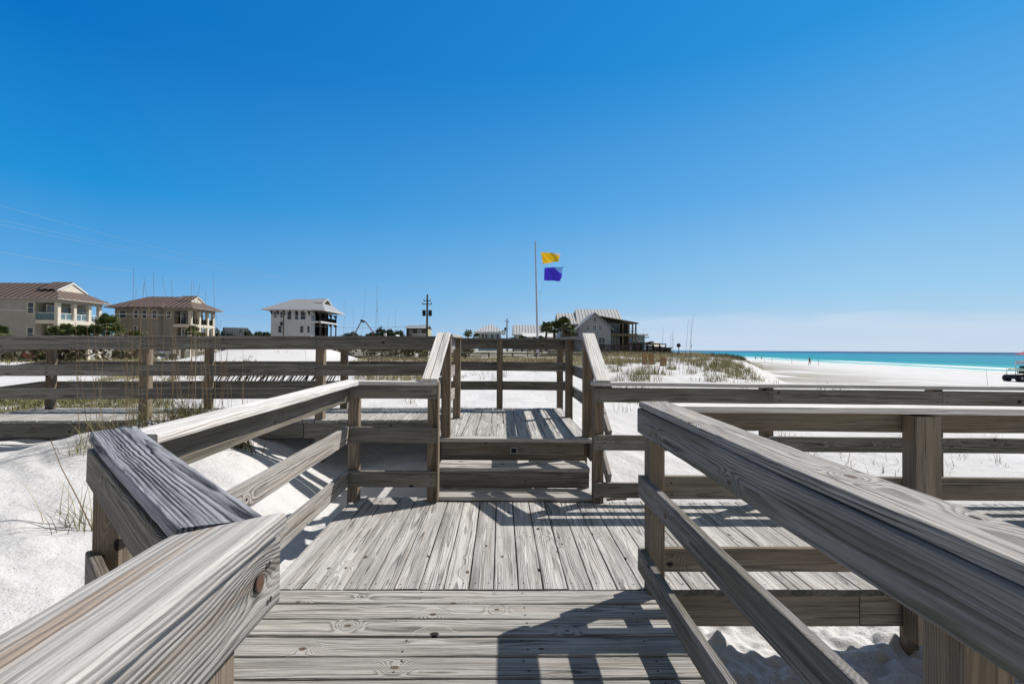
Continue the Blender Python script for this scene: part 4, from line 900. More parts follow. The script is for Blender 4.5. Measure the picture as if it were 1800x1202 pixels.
# distant boardwalks
def far_walk(label, x0, x1, y, zd, rail_h, depth=1.8, slope=0.0, m=M_pole, step=1.9):
    t_ = thing('distant_boardwalk', ((x0 + x1) / 2, y, zd), label, 'boardwalk'); L = x1 - x0
    def strip(nm, y0, y1, z0, z1, mt):
        mb_ = MB(); mb_.add([(x0, y0, zd + z0), (x1, y0, zd + z0 + slope * L), (x1, y1, zd + z0 + slope * L), (x0, y1, zd + z0), (x0, y0, zd + z1), (x1, y0, zd + z1 + slope * L), (x1, y1, zd + z1 + slope * L), (x0, y1, zd + z1)],
              [(0, 3, 2, 1), (4, 5, 6, 7), (0, 1, 5, 4), (1, 2, 6, 5), (2, 3, 7, 6), (3, 0, 4, 7)]); mb_.build(nm, mt, t_)
    strip('deck', y, y + depth, -.22, 0, m); strip('handrail', y - .06, y + .1, rail_h - .05, rail_h, WD_cap); strip('rail', y + .0, y + .04, rail_h * .72, rail_h * .86, m); strip('rail', y, y + .04, rail_h * .38, rail_h * .5, m)
    n_ = int(L / step)
    for k_ in range(n_ + 1):
        xx = x0 + k_ * L / n_; zz = zd + slope * (xx - x0); bx('post', m, t_, (xx - .06, xx + .06, y + .041, y + .15, zz - .9, zz + rail_h - .06))
    return t_
far_walk('grey boardwalk seen through the back railing of the landing, with a pale handrail', -4.8, 8.5, 38, .62, .55)
far_walk('brown boardwalk ramp climbing to the right behind the flagpole base', 2.6, 9.0, 47, .75, .75, slope=.08, m=M_owood, step=.7)
far_walk('dark boardwalk among the dry grass, left of the steps', -9.2, -5.2, 33, .35, .42, slope=.02, m=M_dwood)
far_walk('long low boardwalk before the dark trees, right of the big white dune', -17.5, -9.0, 48, .62, .5, m=M_pole)
# walls by the villas
t_ = thing('garden_wall', (-60, 84, -1.5), 'low brown garden wall with cream capped piers below the tan villa', 'wall')
bx('wall', M_stuc2, t_, (-63.0, -58.0, 86, 86.3, -1.5, .25)); bx('coping', M_stucL, t_, (-63.0, -58.0, 85.95, 86.35, .251, .36))
for xx in (-63.0, -59.6, -56.2): bx('pier', M_stucL, t_, (xx - .3, xx + .3, 85.8, 86.4, -1.5, .75))
bx('far_wall', M_stucL, t_, (-56, -48, 88, 88.3, -1.5, .7))

# ------------------------------------------------------------ vehicles
def suv(x, y, z, label, m, L=4.7, fac=0):
    t_ = thing('parked_car', (x, y, z), label, 'car', 'cars parked by the villas'); hw = .92
    side_ = [(-2.3, .45), (-2.3, 1.0), (-2.2, 1.12), (-2.05, 1.72), (-1.9, 1.80), (.35, 1.80), (.95, 1.20), (2.1, 1.08), (2.32, .9), (2.35, .45)]
    mb = MB(); mb.prism([(x + a, y - hw, z + c_) for a, c_ in side_], (0, 2 * hw, 0)); body = mb.build('body', m, t_)
    for s_ in (-1, 1):
        mb = MB(); y_ = y + s_ * (hw + .004)
        mb.prism([(x - 1.98, y_, z + 1.14), (x + .80, y_, z + 1.14), (x + .32, y_, z + 1.66), (x - 1.88, y_, z + 1.66)], (0, s_ * .01, 0)); mb.build('side_window', M_glass, t_)
    mb = MB(); mb.prism([(x + .40, y - .8, z + 1.74), (x + .40, y + .8, z + 1.74), (x + .97, y + .82, z + 1.22), (x + .97, y - .82, z + 1.22)], (.03, 0, .03)); mb.build('windscreen', M_glass, t_)
    mb = MB(); mb.prism([(x - 2.08, y - .8, z + 1.66), (x - 2.08, y + .8, z + 1.66), (x - 2.22, y + .8, z + 1.16), (x - 2.22, y - .8, z + 1.16)], (-.03, 0, .0)); mb.build('rear_window', M_glass, t_)
    bx('roof_rack', m, t_, (x - 1.7, x + .1, y - .75, y - .70, z + 1.82, z + 1.90), (x - 1.7, x + .1, y + .70, y + .75, z + 1.82, z + 1.90))
    for a in (-1.45, 1.45):
        for s_ in (-1, 1):
            mb = MB(); mb.tube([(x + a, y + s_ * (hw - .18), z + .36), (x + a, y + s_ * (hw + .02), z + .36)], .36, .36, 16); wh = mb.build('wheel', M_black, t_)
            mb = MB(); mb.tube([(x + a, y + s_ * (hw + .02), z + .36), (x + a, y + s_ * (hw + .03), z + .36)], .2, .2, 12); mb.build('rim', M_brack, wh)
    for s_ in (-1, 1):
        bx('headlight', M_white, t_, (x + 2.3, x + 2.37, y + s_ * .68 - .16, y + s_ * .68 + .16, z + .78, z + .92)); bx('tail_light', M_red, t_, (x - 2.33, x - 2.28, y + s_ * .78 - .08, y + s_ * .78 + .08, z + .8, z + 1.1))
    return t_
suv(-61.6, 84.2, -1.32, 'white estate car with dark windows, partly hidden behind the walkway railing', M_car)
suv(-63.3, 90.0, -1.2, 'second pale car behind the white estate car, only its roof showing', flat('pale_blue_car', (.45, .52, .62), .3, .6))
def loft(mb, rings):
    k_ = len(rings[0]); o_ = []
    for r_ in rings: o_ += r_
    fs_ = [(i * k_ + j, i * k_ + (j + 1) % k_, (i + 1) * k_ + (j + 1) % k_, (i + 1) * k_ + j) for i in range(len(rings) - 1) for j in range(k_)]
    fs_ += [tuple(range(k_))[::-1], tuple((len(rings) - 1) * k_ + j for j in range(k_))]
    return mb.add(o_, fs_)
bt = thing('motorboat', (-60, 61, -1), 'small white and red motorboat on a trailer, far left behind the walkway railing', 'boat')
mb = MB(); rg = []
for u in np.linspace(0, 1, 9):
    hw = .95 * math.sin(min(1, u * 1.8 + .05) * 1.57); zt = .55 + .2 * (1 - u) ** 2; xx = -61.3 + u * 4.4
    rg.append([(xx, 61 - hw, zt), (xx, 61 - hw * .85, zt - .35), (xx, 61 - .02, zt - .75 * min(1, u * 3 + .2)), (xx, 61 + hw * .85, zt - .35), (xx, 61 + hw, zt)])
loft(mb, rg); mb.build('hull', M_red, bt)
mb = MB(); rg = [[(a, 60.4 * 1, b2) for a, b2 in ((0, 0),)] for _ in ()]
mb.box(-60.9, -56.9, 60.1, 61.9, .56, .72); mb.build('deck', M_white, bt); bx('windscreen_frame', M_white, bt, (-58.1, -57.9, 60.3, 61.7, .721, 1.25)); bx('console', M_stucL, bt, (-59.3, -58.4, 60.5, 61.5, .721, 1.0))
bx('trailer', M_dark, bt, (-60.9, -56.7, 60.4, 60.5, -.42, -.32), (-60.9, -56.7, 61.5, 61.6, -.42, -.32))
for s_ in (60.2, 61.7):
    mb = MB(); mb.tube([(-58.4, s_, -.6), (-58.4, s_ + .15, -.6)], .3, .3, 14); mb.build('wheel', M_black, bt)
hb_ = thing('hay_stack', (-52, 50.5, 0), 'straw-coloured square stack beside the small motorboat', 'straw bale')
mb = MB(); mb.box(-53.9, -52.75, 50, 51, -.3, .62); mb.box(-53.95, -52.7, 50.05, 51.05, -.95, -.31); mb.build('bale', flat('straw', (.36, .31, .17), .95, .1, .3, 6), hb_)

# ------------------------------------------------------------ poles, wires, boom
def upole(x, y, z0, z1, label, cross, cans=0):
    t_ = thing('utility_pole', (x, y, z0), label, 'utility pole', 'utility poles')
    mb = MB(); mb.tube([(x, y, z0), (x, y, z1)], .19, .13, 10); mb.build('pole', M_pole, t_)
    for zc_, ln in cross:
        bx('crossarm', M_pole, t_, (x - ln, x + ln, y - .25, y - .14, zc_ - .06, zc_ + .06))
        for s_ in (-1, 0, 1):
            mb = MB(); mb.tube([(x + s_ * ln * .9, y - .2, zc_ + .06), (x + s_ * ln * .9, y - .2, zc_ + .32)], .07, .04, 6); mb.build('insulator', M_dark, t_)
    for s_ in ((-1, 1)[:cans]):
        mb = MB(); mb.tube([(x + s_ * .48, y - .05, z1 - 3.4), (x + s_ * .48, y - .05, z1 - 2.5)], .27, .27, 10); mb.build('transformer', M_dark, t_)
    return t_
upole(-11.75, 75, .2, 10.0, 'tall dark utility pole with two transformer cans, right of the small raised house', [(8.95, .55), (8.45, .75)], 2)
upole(1.5, 130, 1, 9.9, 'thin distant utility pole with one crossarm, beside the pale blue cottage', [(9.0, .55)], 1)
upole(-52.4, 115, -.5, 10.2, 'utility pole standing in front of the white house', [(9.4, .5)], 1)
upole(-7.6, 160, 1, 6.9, 'faint far utility pole left of the two tall palms', [(6.5, .4)], 0)
def wire(p0, p1, sag, label, r_=.016, n_=24):
    pts = []
    for i in range(n_ + 1):
        u = i / n_; p = Vector(p0).lerp(Vector(p1), u); p.z -= sag * 4 * u * (1 - u); pts.append(p)
    mb = MB(); mb.tube(pts, r_, r_ * 1.6, 4); o = mb.build('power_line', M_wire); tag(o, label, 'power line', 'overhead power lines')
wire((-44, 40, 13.7), (-65.5, 140, 22.6), .5, 'highest thin power line slanting down from the left edge of the sky', .008)
wire((-44, 40, 12.4), (-63.7, 140, 22.1), .5, 'upper line of the close pair crossing the left sky', .008)
wire((-44, 40, 12.0), (-64.6, 140, 21.7), .5, 'lower line of the close pair crossing the left sky', .008)
wire((-54, 48, 11.5), (-92, 120, 20.4), .4, 'short faint power line high above the left villa roof', .013)
wire((-75, 60, 6.5), (-52.4, 115, 9.3), .6, 'power line running past the villas to the pole by the white house', .018)
wire((-52.4, 115, 7.7), (-11.75, 75, 5.2), .9, 'power line from the white house to the pole with transformers', .02)
wire((-11.75, 75, 5.9), (1.5, 130, 6.0), 1.0, 'power line dropping right from the pole with transformers', .022)
cr = thing('boom_crane', (-32, 112, 1), 'folding red-brown boom rising above the trees, bent at its peak', 'crane')
mb = MB(); mb.tube([(-34.6, 110, 3.9), (-33.9, 110, 4.7), (-32.3, 110, 7.75)], .16, .13, 6); mb.build('lower_boom', flat('boom_red', (.16, .05, .045), .6), cr)
mb = MB(); mb.tube([(-32.3, 110, 7.75), (-31.4, 110, 7.6), (-29.9, 110, 5.5), (-29.6, 110, 4.4)], .15, .10, 6); mb.build('upper_boom', flat('boom_red_b', (.20, .06, .05), .6), cr)
mb = MB(); mb.tube([(-32.45, 109.9, 7.9), (-31.6, 109.9, 7.55)], .26, .26, 6); mb.build('knuckle', M_dark, cr)
mb = MB(); mb.tube([(-34.3, 109.8, 4.2), (-33.1, 109.8, 6.2)], .07, .07, 6); mb.build('ram', M_brack, cr)

# ------------------------------------------------------------ flagpole and flags
fp = thing('flagpole', (3.35, 45, .6), 'tall slender metal flagpole standing behind the upper landing', 'flagpole')
mb = MB(); mb.tube([(3.44, 45, .4), (3.42, 45, 2.4)], .13, .12, 12); mb.tube([(3.42, 45, 2.41), (3.17, 45, 11.7)], .10, .06, 12); mb.build('pole', M_alu, fp)
mb = MB(); mb.tube([(3.17, 45, 11.7), (3.17, 45, 11.85)], .05, .02, 8); mb.build('finial', M_alu, fp)
mb = MB(); mb.tube([(3.20, 44.93, 11.6), (3.75, 44.93, 10.75), (3.95, 44.93, 9.4), (4.0, 44.93, 8.1), (3.72, 44.93, 6.8), (3.55, 44.93, 2.6)], .007, .007, 4); mb.tube([(3.5, 44.93, 6.75), (3.72, 44.93, 6.85), (3.76, 44.93, 7.05)], .02, .02, 5); mb.build('halyard', M_wire, fp)
def flag(label, pts, m, seed):
    """pts: four corners (hoist bottom, hoist top, fly top, fly bottom) in the XZ plane at Y=45"""
    a, b2, c_, d_ = [Vector((p[0], 0, p[1])) for p in pts]; n_ = 22; k_ = 14; vs = []; fs = []; br_ = []
    for j in range(k_ + 1):
        for i in range(n_ + 1):
            u = i / n_; v = j / k_
            p = (a.lerp(d_, u)).lerp(b2.lerp(c_, u), v)
            y_ = 44.93 + .10 * u * math.sin(u * 6 + v * 2.2 + seed) + .012 * math.sin(u * 19 + v * 9)
            fr_ = .03 * math.sin(v * 25 + seed) * u * u + .04 * math.sin(v * 9 + seed * 2) * u
            vs.append((p.x + fr_, y_, p.z + .03 * math.sin(u * 11 + seed) * u))
    for j in range(k_):
        for i in range(n_): fs.append((j * (n_ + 1) + i, j * (n_ + 1) + i + 1, (j + 1) * (n_ + 1) + i + 1, (j + 1) * (n_ + 1) + i))
    mb = MB(); mb.add(vs, fs); o = mb.build('beach_flag', m, None, True); tag(o, label, 'flag', 'warning flags'); return o
def cloth(name, c0, c1, diag):
    m, nt, b = mat(name); g = nt.nodes.new('ShaderNodeTexCoord'); s = nt.nodes.new('ShaderNodeSeparateXYZ'); nt.links.new(g.outputs['Generated'], s.inputs[0])
    t_ = sstep(nt, mm(nt, 'ADD', mm(nt, 'MULTIPLY', s.outputs[2], diag[1]), mm(nt, 'MULTIPLY', s.outputs[0], diag[0])), diag[2] - .02, diag[2] + .04)
    nt.links.new(mixc(nt, t_, c0, c1), b.inputs['Base Color']); b.inputs['Roughness'].default_value = .8
    tr = nt.nodes.new('ShaderNodeBsdfTranslucent'); nt.links.new(mixc(nt, t_, c0, c1), tr.inputs[0]); mx_ = nt.nodes.new('ShaderNodeMixShader'); mx_.inputs[0].default_value = .5
    out = nt.nodes['Material Output']; nt.links.new(b.outputs[0], mx_.inputs[1]); nt.links.new(tr.outputs[0], mx_.inputs[2]); nt.links.new(mx_.outputs[0], out.inputs[0]); return m
flag('yellow beach flag with a pale upper corner, blowing right of the flagpole', [(3.90, 9.55), (3.68, 10.68), (5.58, 10.62), (5.42, 9.85)], cloth('yellow_cloth', (.90, .52, .015), (.62, .62, .58), (.55, 1.0, 1.22)), 1.0)
flag('violet-blue beach flag with paler ragged fringe, flying below the yellow one', [(4.02, 7.98), (4.05, 9.20), (5.85, 9.33), (5.62, 7.95)], cloth('violet_cloth', (.05, .03, .50), (.13, .28, .62), (.75, .70, 1.0)), 2.3)

# ------------------------------------------------------------ beach things
def person(name, label, x, y, z, top, legs_, skin, pose=0.0, s=1.0):
    me_ = bpy.data.meshes.new('person'); 
    J = [(0, 0, .95), (0, 0, 1.18), (0, 0, 1.42), (0, .01, 1.52), (0, 0, 1.64), (0, -.02, 1.74),
         (.17, 0, 1.40), (.25, .04 + pose * .1, 1.14), (.24, -.06 - pose * .12, .90), (.235, -.08 - pose * .13, .80),
         (-.17, 0, 1.40), (-.25, -.04 - pose * .1, 1.14), (-.23, -.16, .92), (-.22, -.2, .84),
         (.09, 0, .90), (.10, -.14 * pose, .50), (.10, .05 * pose, .07), (.10, -.12 + .05 * pose, .04),
         (-.09, 0, .90), (-.10, .10 * pose, .50), (-.10, .30 * pose, .10), (-.10, .16 * pose - .05, .04)]
    E_ = [(0, 1), (1, 2), (2, 3), (3, 4), (4, 5), (2, 6), (6, 7), (7, 8), (8, 9), (2, 10), (10, 11), (11, 12), (12, 13), (0, 14), (14, 15), (15, 16), (16, 17), (0, 18), (18, 19), (19, 20), (20, 21)]
    rd = [.155, .14, .15, .06, .095, .085, .07, .05, .038, .035, .07, .05, .038, .035, .10, .065, .045, .04, .10, .065, .045, .04]
    o = bpy.data.objects.new(name, me_); COL.objects.link(o)
    me_.from_pydata([(a * s, b2 * s, c_ * s) for a, b2, c_ in J], E_, [])
    md = o.modifiers.new('skin', 'SKIN'); sv = me_.skin_vertices
    if not sv: 
        bpy.context.view_layer.objects.active = o
    for i, r_ in enumerate(rd):
        me_.skin_vertices[0].data[i].radius = (r_ * s, r_ * s * .8 if i < 3 else r_ * s)
    me_.skin_vertices[0].data[0].use_root = True
    sb_ = o.modifiers.new('sub', 'SUBSURF'); sb_.levels = 1; sb_.render_levels = 1
    o.location = (x, y, z); ORG[o.name] = Vector((x, y, z))
    m, nt, b = mat('person_colours'); tc_ = nt.nodes.new('ShaderNodeTexCoord'); s_ = nt.nodes.new('ShaderNodeSeparateXYZ'); nt.links.new(tc_.outputs['Object'], s_.inputs[0])
    nt.links.new(ramp(nt, mm(nt, 'DIVIDE', s_.outputs[2], 2.0), [(0, skin), (.26, legs_), (.49, top), (.74, skin), (.86, (.03, .02, .015))], 'CONSTANT'), b.inputs['Base Color']); me_.materials.append(m)
    return tag(o, label, 'person', 'people on the beach')
def onbeach(x, y): return hz(x, y)
person('person', 'person in a red top and dark shorts walking alone on the wide white beach', 79.5, 120.5, onbeach(79.5, 120.5), (.30, .035, .03), (.02, .02, .025), (.30, .17, .11), 1.0, 1.18)
person('person', 'distant dark-clad person standing at the water edge, left of a seated pair', 118, 232, onbeach(118, 232), (.03, .03, .04), (.04, .05, .07), (.3, .18, .12), .4)
person('person', 'left person of the distant pair by the surf', 120.5, 222, onbeach(120.5, 222), (.05, .04, .05), (.03, .03, .04), (.3, .18, .12), .2)
person('person', 'right person of the distant pair by the surf', 123.6, 222.5, onbeach(123.6, 222.5), (.10, .05, .05), (.03, .04, .06), (.3, .18, .12), .5)
# service cart at the right edge
cx_, cy2 = 68.6, 61.5; cz = onbeach(cx_, cy2)
ct = thing('beach_cart', (cx_, cy2, cz), 'beach service trailer with fat dark tyres and a white rack, at the right edge', 'beach cart')
for sx_ in (-.55, 1.7):
    for sy2 in (-.8, .8):
        mb = MB(); mb.tube([(cx_ + sx_, cy2 + sy2 - .25, cz + .45), (cx_ + sx_, cy2 + sy2 + .25, cz + .45)], .45, .45, 16); wh = mb.build('wheel', M_black, ct)
        mb = MB(); mb.tube([(cx_ + sx_, cy2 + sy2 - .27, cz + .45), (cx_ + sx_, cy2 + sy2 + .27, cz + .45)], .16, .16, 10); mb.build('rim', M_brack, wh)
bx('chassis', M_black, ct, (cx_ - .95, cx_ + 2.4, cy2 - .7, cy2 + .7, cz + .35, cz + .9)); 
mb = MB(); rg = []
for u in np.linspace(0, 1, 7):
    r_ = .28 * math.sin(.25 + u * 2.6); xx = cx_ + .1 + u * 2.4; rg.append([(xx, cy2 - .5 + r_ * math.cos(t), cz + .92 + r_ * .8 * math.sin(t)) for t in np.linspace(0, 5.5, 8)])
loft(mb, rg); mb.build('red_kayak', M_red, ct)
for xx, yy in ((-.7, -.72), (-.7, .72), (.55, -.72), (.55, .72), (2.2, -.72), (2.2, .72)): bx('rack_post', M_white, ct, (cx_ + xx - .03, cx_ + xx + .03, cy2 + yy - .03, cy2 + yy + .03, cz + .3, cz + (1.62 if xx < .5 else 2.75)))
bx('rack_rail', M_white, ct, (cx_ - .75, cx_ + 2.3, cy2 - .72, cy2 - .68, cz + 1.5, cz + 1.56), (cx_ - .75, cx_ + 2.3, cy2 + .68, cy2 + .72, cz + 1.5, cz + 1.56)); 
bx('cooler_box', flat('pale_cooler', (.55, .52, .58), .6), ct, (cx_ + .45, cx_ + 2.4, cy2 - .6, cy2 + .6, cz + 2.3, cz + 2.75)); bx('gear', M_black, ct, (cx_ + .8, cx_ + 2.2, cy2 - .5, cy2 + .5, cz + 1.75, cz + 2.05), (cx_ + .5, cx_ + 2.3, cy2 - .5, cy2 + .5, cz + 1.05, cz + 1.4))
pb = MB(); rg = []
for u in np.linspace(0, 1, 11):
    r_ = .38 * math.sin(.12 + u * 2.9); xx = cx_ - 1.25 + u * 3.6; rg.append([(xx, cy2 + r_ * math.cos(t), cz + 1.64 + .06 * math.sin(t)) for t in np.linspace(0, 5.5, 8)])
loft(pb, rg); o = pb.build('paddle_board', M_yellow, None, True); tag(o, 'yellow paddle board lying across the rack of the beach trailer', 'paddle board')
um = thing('beach_umbrella', (71.6, 63, cz), 'red beach umbrella, only its left rim inside the right edge of the picture', 'umbrella')
mb = MB(); rg = [(71.6 + 1.2 * math.cos(t), 63 + 1.2 * math.sin(t), cz + 3.55) for t in np.linspace(0, 6.283, 13)[:-1]]; mb.add(rg + [(71.6, 63, cz + 4.1)], [(i, (i + 1) % 12, 12) for i in range(12)]); mb.build('canopy', M_red, um)
mb = MB(); mb.tube([(71.6, 63, cz), (71.6, 63, cz + 4.09)], .03, .03, 6); mb.build('pole', M_white, um)
for i, (x, y, lb) in enumerate(((76.9, 137, 'leftmost of the thin stakes on the open beach'), (78.6, 136, 'second thin stake from the left on the open beach'), (82.6, 133, 'third thin stake from the left on the open beach'), (85.5, 126, 'thin stake on the open beach, left of the walking person'))):
    z = onbeach(x, y); mb = MB(); mb.tube([(x, y, z - .2), (x, y, z + 1.5)], .045, .04, 5); tag(mb.build('beach_stake', M_owood), lb, 'stake', 'stakes on the beach')
z = onbeach(32.0, 44.2); mb = MB(); mb.tube([(30.9, 44.2, z - .1), (30.85, 44.2, z + .5)], .02, .015, 5); tag(mb.build('beach_stake', M_owood), 'short thin stake in the sand just above the far right railing', 'stake', 'stakes on the beach')
z = onbeach(47.5, 45.5); mb = MB(); mb.tube([(48.2, 45.9, z - .1), (48.0, 45.9, z + 1.9)], .022, .012, 5); tag(mb.build('beach_stake', M_wire), 'tall thin stake on the beach, left of the service trailer', 'stake', 'stakes on the beach')
for x, y, w2, h2_, lb in ((5.98, 20, .22, .50, 'left brown board standing in the dune grass'), (6.25, 20, .24, .46, 'middle brown board standing in the dune grass'), (6.42, 19, .27, .34, 'shortest brown board, to the right of the other two in the dune grass')):
    z = hz(x, y); mb = MB(); mb.prism([(x, y, z - .15), (x + w2, y, z - .15), (x + w2 * 1.03, y + .05, z + h2_), (x + .02, y + .05, z + h2_ * 1.02)], (0, .05, 0)); tag(mb.build('brown_board', M_burlap), lb, 'board', 'brown boards in the dune')
sg = thing('round_marker', (21, 60, .8), 'dark round marker on a thin stake on the ridge, against the sea horizon', 'marker')
z = hz(22.6, 60); mb = MB(); mb.tube([(22.6, 60, z), (22.6, 60, z + 1.2)], .03, .03, 6); mb.build('stake', M_owood, sg)
mb = MB(); mb.prism([(22.6 + .27 * math.cos(t), 59.96, z + 1.3 + .27 * math.sin(t)) for t in np.linspace(0, 6.283, 13)[:-1]], (0, -.04, 0)); mb.build('disc', flat('dark_red_disc', (.06, .015, .015), .7), sg)
for x, lb in ((25.3, 'pink folded beach umbrella under the timber porch'), (27.2, 'pink folded beach umbrella right of the timber porch')):
    mb = MB(); mb.tube([(x, 93, 1.6), (x, 93, 1.9), (x, 93, 3.2)], .28, .05, 8); u_ = thing('folded_umbrella', (x, 93, 1.2), lb, 'umbrella', 'folded umbrellas'); mb.build('canopy', flat('pink_cloth', (.55, .16, .2), .9), u_)
    mb = MB(); mb.tube([(x, 93, 1.0), (x, 93, 1.6)], .03, .03, 6); mb.build('pole', M_white, u_)
# slatted sand fence
sf = thing('sand_fence', (-6, 12.3, .4), 'leaning slatted sand fence with dark slats before the big white dune', 'sand fence')
mb = MB()
for k_ in range(42):
    x = -7.35 + k_ * .072; y = 12.25 + .2 * math.sin(k_ * .15); z = hz(x, y); ln = R.uniform(.10, .34); h_ = R.uniform(.24, .34)
    mb.prism([(x, y, z - .1), (x + .034, y, z - .1), (x + .034 + ln * .8, y + .1, z + h_), (x + ln * .8, y + .1, z + h_)], (0, .012, 0))
mb.build('slat_row', M_dwood, sf)
mb = MB(); mb.tube([(-7.3, 12.3, hz(-7.3, 12.3) + .2), (-5.8, 12.5, hz(-5.8, 12.5) + .17), (-4.3, 12.4, hz(-4.3, 12.4) + .2)], .006, .006, 4); mb.build('wire', M_dwood, sf)
# ------------------------------------------------------------ palms
def palm_mesh(h, nf, fl, seed, trunk_r=.16, squash=1.0):
    rr_ = random.Random(seed); tb = MB(); pts = [(0, 0, 0)]
    for i in range(1, 7): pts.append((.05 * math.sin(i * 1.3 + seed), .04 * math.cos(i * 1.7), h * i / 6))
    tb.tube(pts, trunk_r * 1.15, trunk_r, 8)
    cb = MB()
    for f in range(nf):
        az = f * 2.4 + rr_.uniform(-.3, .3); el = rr_.uniform(-.55, 1.25); L = fl * rr_.uniform(.8, 1.1)
        d = Vector((math.cos(az) * math.cos(el), math.sin(az) * math.cos(el), math.sin(el) * squash)); o = Vector(pts[-1])
        st_ = o + d * L * .45 + Vector((0, 0, -.03)); sidev = d.cross(Vector((0, 0, 1))).normalized(); upw = sidev.cross(d)
        tone = (rr_.random(), 0, 0)
        cb.add([o - sidev * .02, o + sidev * .02, st_ + sidev * .02, st_ - sidev * .02], [(0, 1, 2, 3)], br=tone)
        for k_ in range(15):
            a = (k_ - 7) / 7 * 1.45; dd = (d * math.cos(a) + sidev * math.sin(a) + upw * .25 * math.cos(a)).normalized(); ll = L * .62 * (1 - .25 * abs(a) / 1.45)
            tip = st_ + dd * ll + Vector((0, 0, -.28 * ll)); mid = st_ + dd * ll * .55; wv = dd.cross(upw).normalized() * .045 * fl
            cb.add([st_, mid + wv, tip, mid - wv], [(0, 1, 2, 3)], br=(min(1, max(0, tone[0] + rr_.uniform(-.3, .3))), 0, 0))
    return tb, cb
def palm_proto(nm, h, nf, fl, seed, loc, label, r=.16):
    t_ = thing(nm, loc, label, 'palm', 'palm trees'); ORG[t_.name] = Vector((0, 0, 0)); a, b2 = palm_mesh(h, nf, fl, seed, r)
    a.build('trunk', M_trunk, t_); b2.build('crown', M_palm, t_); return t_
pa = palm_proto('palm_tree', 3.6, 60, 1.35, 1, (-7.75, 110, 1.3), 'taller of the two palms standing alone against the sky, left of the blue cottage')
pb_ = palm_proto('palm_tree', 2.6, 54, 1.25, 2, (-5.7, 110, 1.6), 'shorter palm touching the right side of the taller one, left of the blue cottage')
pc = palm_proto('palm_tree', 2.0, 60, 1.45, 3, (-56.6, 61.5, .9), 'first palm from the left in front of the beige villa')
for i, (x, y, z, s_, src) in enumerate(((-55.0, 61, .4, .85, pa), (-53.3, 61, .9, 1.0, pc), (-52.3, 60, .5, 1.0, pb_), (-51.0, 60.5, .8, 1.1, pc), (-49.0, 60, 1.6, 1.25, pc), (-47.9, 60, .6, 1.0, pb_), (-46.2, 61, .8, .9, pc), (-62.6, 60.4, .9, 1, pc))):
    lab = ('second palm from the left in front of the beige villa', 'third palm from the left in front of the beige villa', 'palm before the second balcony bay of the beige villa', 'palm before the last balcony bay of the beige villa', 'bushy palm filling the gap between the two villas', 'palm at the left foot of the tan villa', 'small palm before the left wall of the tan villa', 'palm cut by the left edge of the picture')[i]
    copy_thing(src, (x, y, z), lab, rot=i * 1.3, scale=s_)
for i, (x, y, z, s_) in enumerate(((-55.9, 87, 1.3, 1.15), (-54.4, 87, .8, .95))): copy_thing(pb_, (x, y, z), ('palm in front of the tan villa porch', 'smaller palm at the right corner of the tan villa')[i], rot=i + 2.2, scale=s_)
for i, (x, y, z, s_, src) in enumerate(((9.0, 95, 1.3, 1.3, pa), (10.8, 96, 1.8, 1.6, pb_), (12.5, 95, 1.6, 1.45, pa), (13.9, 96, 2.2, 1.3, pb_))):
    copy_thing(src, (x, y, z - .3), ('leftmost palm of the group beside the blue-grey house', 'second palm of the group beside the blue-grey house', 'third palm of the group beside the blue-grey house', 'palm touching the wall of the blue-grey house')[i], rot=i * 2 + .5, scale=s_)
for i, x in enumerate((1.2, 2.4, 4.1, 5.6, 6.7, 7.8)):
    copy_thing(pc, (x, 94 + i % 2, 1.0), ('low palm clump just left of the thin distant pole', 'low palm clump under the thin distant pole', 'low palm clump left of the flagpole', 'low palm clump right behind the flagpole', 'low palm clump before the long white roof', 'low palm clump next to the taller palms')[i], rot=i * 1.1, scale=.85 + .08 * (i % 3))
# ------------------------------------------------------------ trees
def tree_proto(nm, W_, H_, seed, loc, label, nleaf=2600, m=M_pine, leaf=.36, gb=None):
    rr_ = random.Random(seed); t_ = thing(nm, loc, label, 'tree', gb or 'trees behind the houses'); ORG[t_.name] = Vector((0, 0, 0))
    tb = MB(); tb.tube([(0, 0, 0), (.1, 0, H_ * .3), (0, .1, H_ * .72)], .16 * H_ / 4, .06, 7)
    for k_ in range(5):
        a = k_ * 1.3; tb.tube([(0, 0, H_ * .3), (W_ * .28 * math.cos(a), W_ * .28 * math.sin(a), H_ * (.5 + .06 * k_))], .05, .02, 5)
    tb.build('trunk', M_trunk, t_)
    cb = MB(); bl = [(rr_.uniform(-.5, .5) * W_, rr_.uniform(-.35, .35) * W_, rr_.uniform(.35, .95) * H_, rr_.uniform(.16, .30)) for _ in range(13)]
    for i in range(nleaf):
        b_ = rr_.choice(bl); r_ = b_[3] * W_ * .75; d = Vector((rr_.gauss(0, 1), rr_.gauss(0, 1), rr_.gauss(0, .75))).normalized() * r_ * rr_.uniform(.55, 1.0)
        p = Vector(b_[:3]) + d; p.z = max(.1, p.z - .25 * (abs(p.x) / W_) * H_ * .6)
        a = Vector((rr_.gauss(0, 1), rr_.gauss(0, 1), rr_.gauss(0, 1))).normalized(); b2 = a.cross(Vector((rr_.gauss(0, 1), rr_.gauss(0, 1), 1))).normalized(); s_ = leaf * rr_.uniform(.6, 1.3)
        cb.add([p + a * s_, p + b2 * s_ * .6, p - a * s_, p - b2 * s_ * .6], [(0, 1, 2, 3)], br=(rr_.random() ** 1.5, 0, 0))
    cb.build('crown', m, t_); return t_
ta = tree_proto('evergreen_tree', 9, 6.4, 11, (-35.2, 140, .6), 'rounded dark evergreen just right of the red boom'); ta.scale = (1, 1, 1)
tb_ = tree_proto('evergreen_tree', 11, 5.4, 12, (-86.5, 147, .6), 'broad dark evergreen at the right corner of the tan villa')
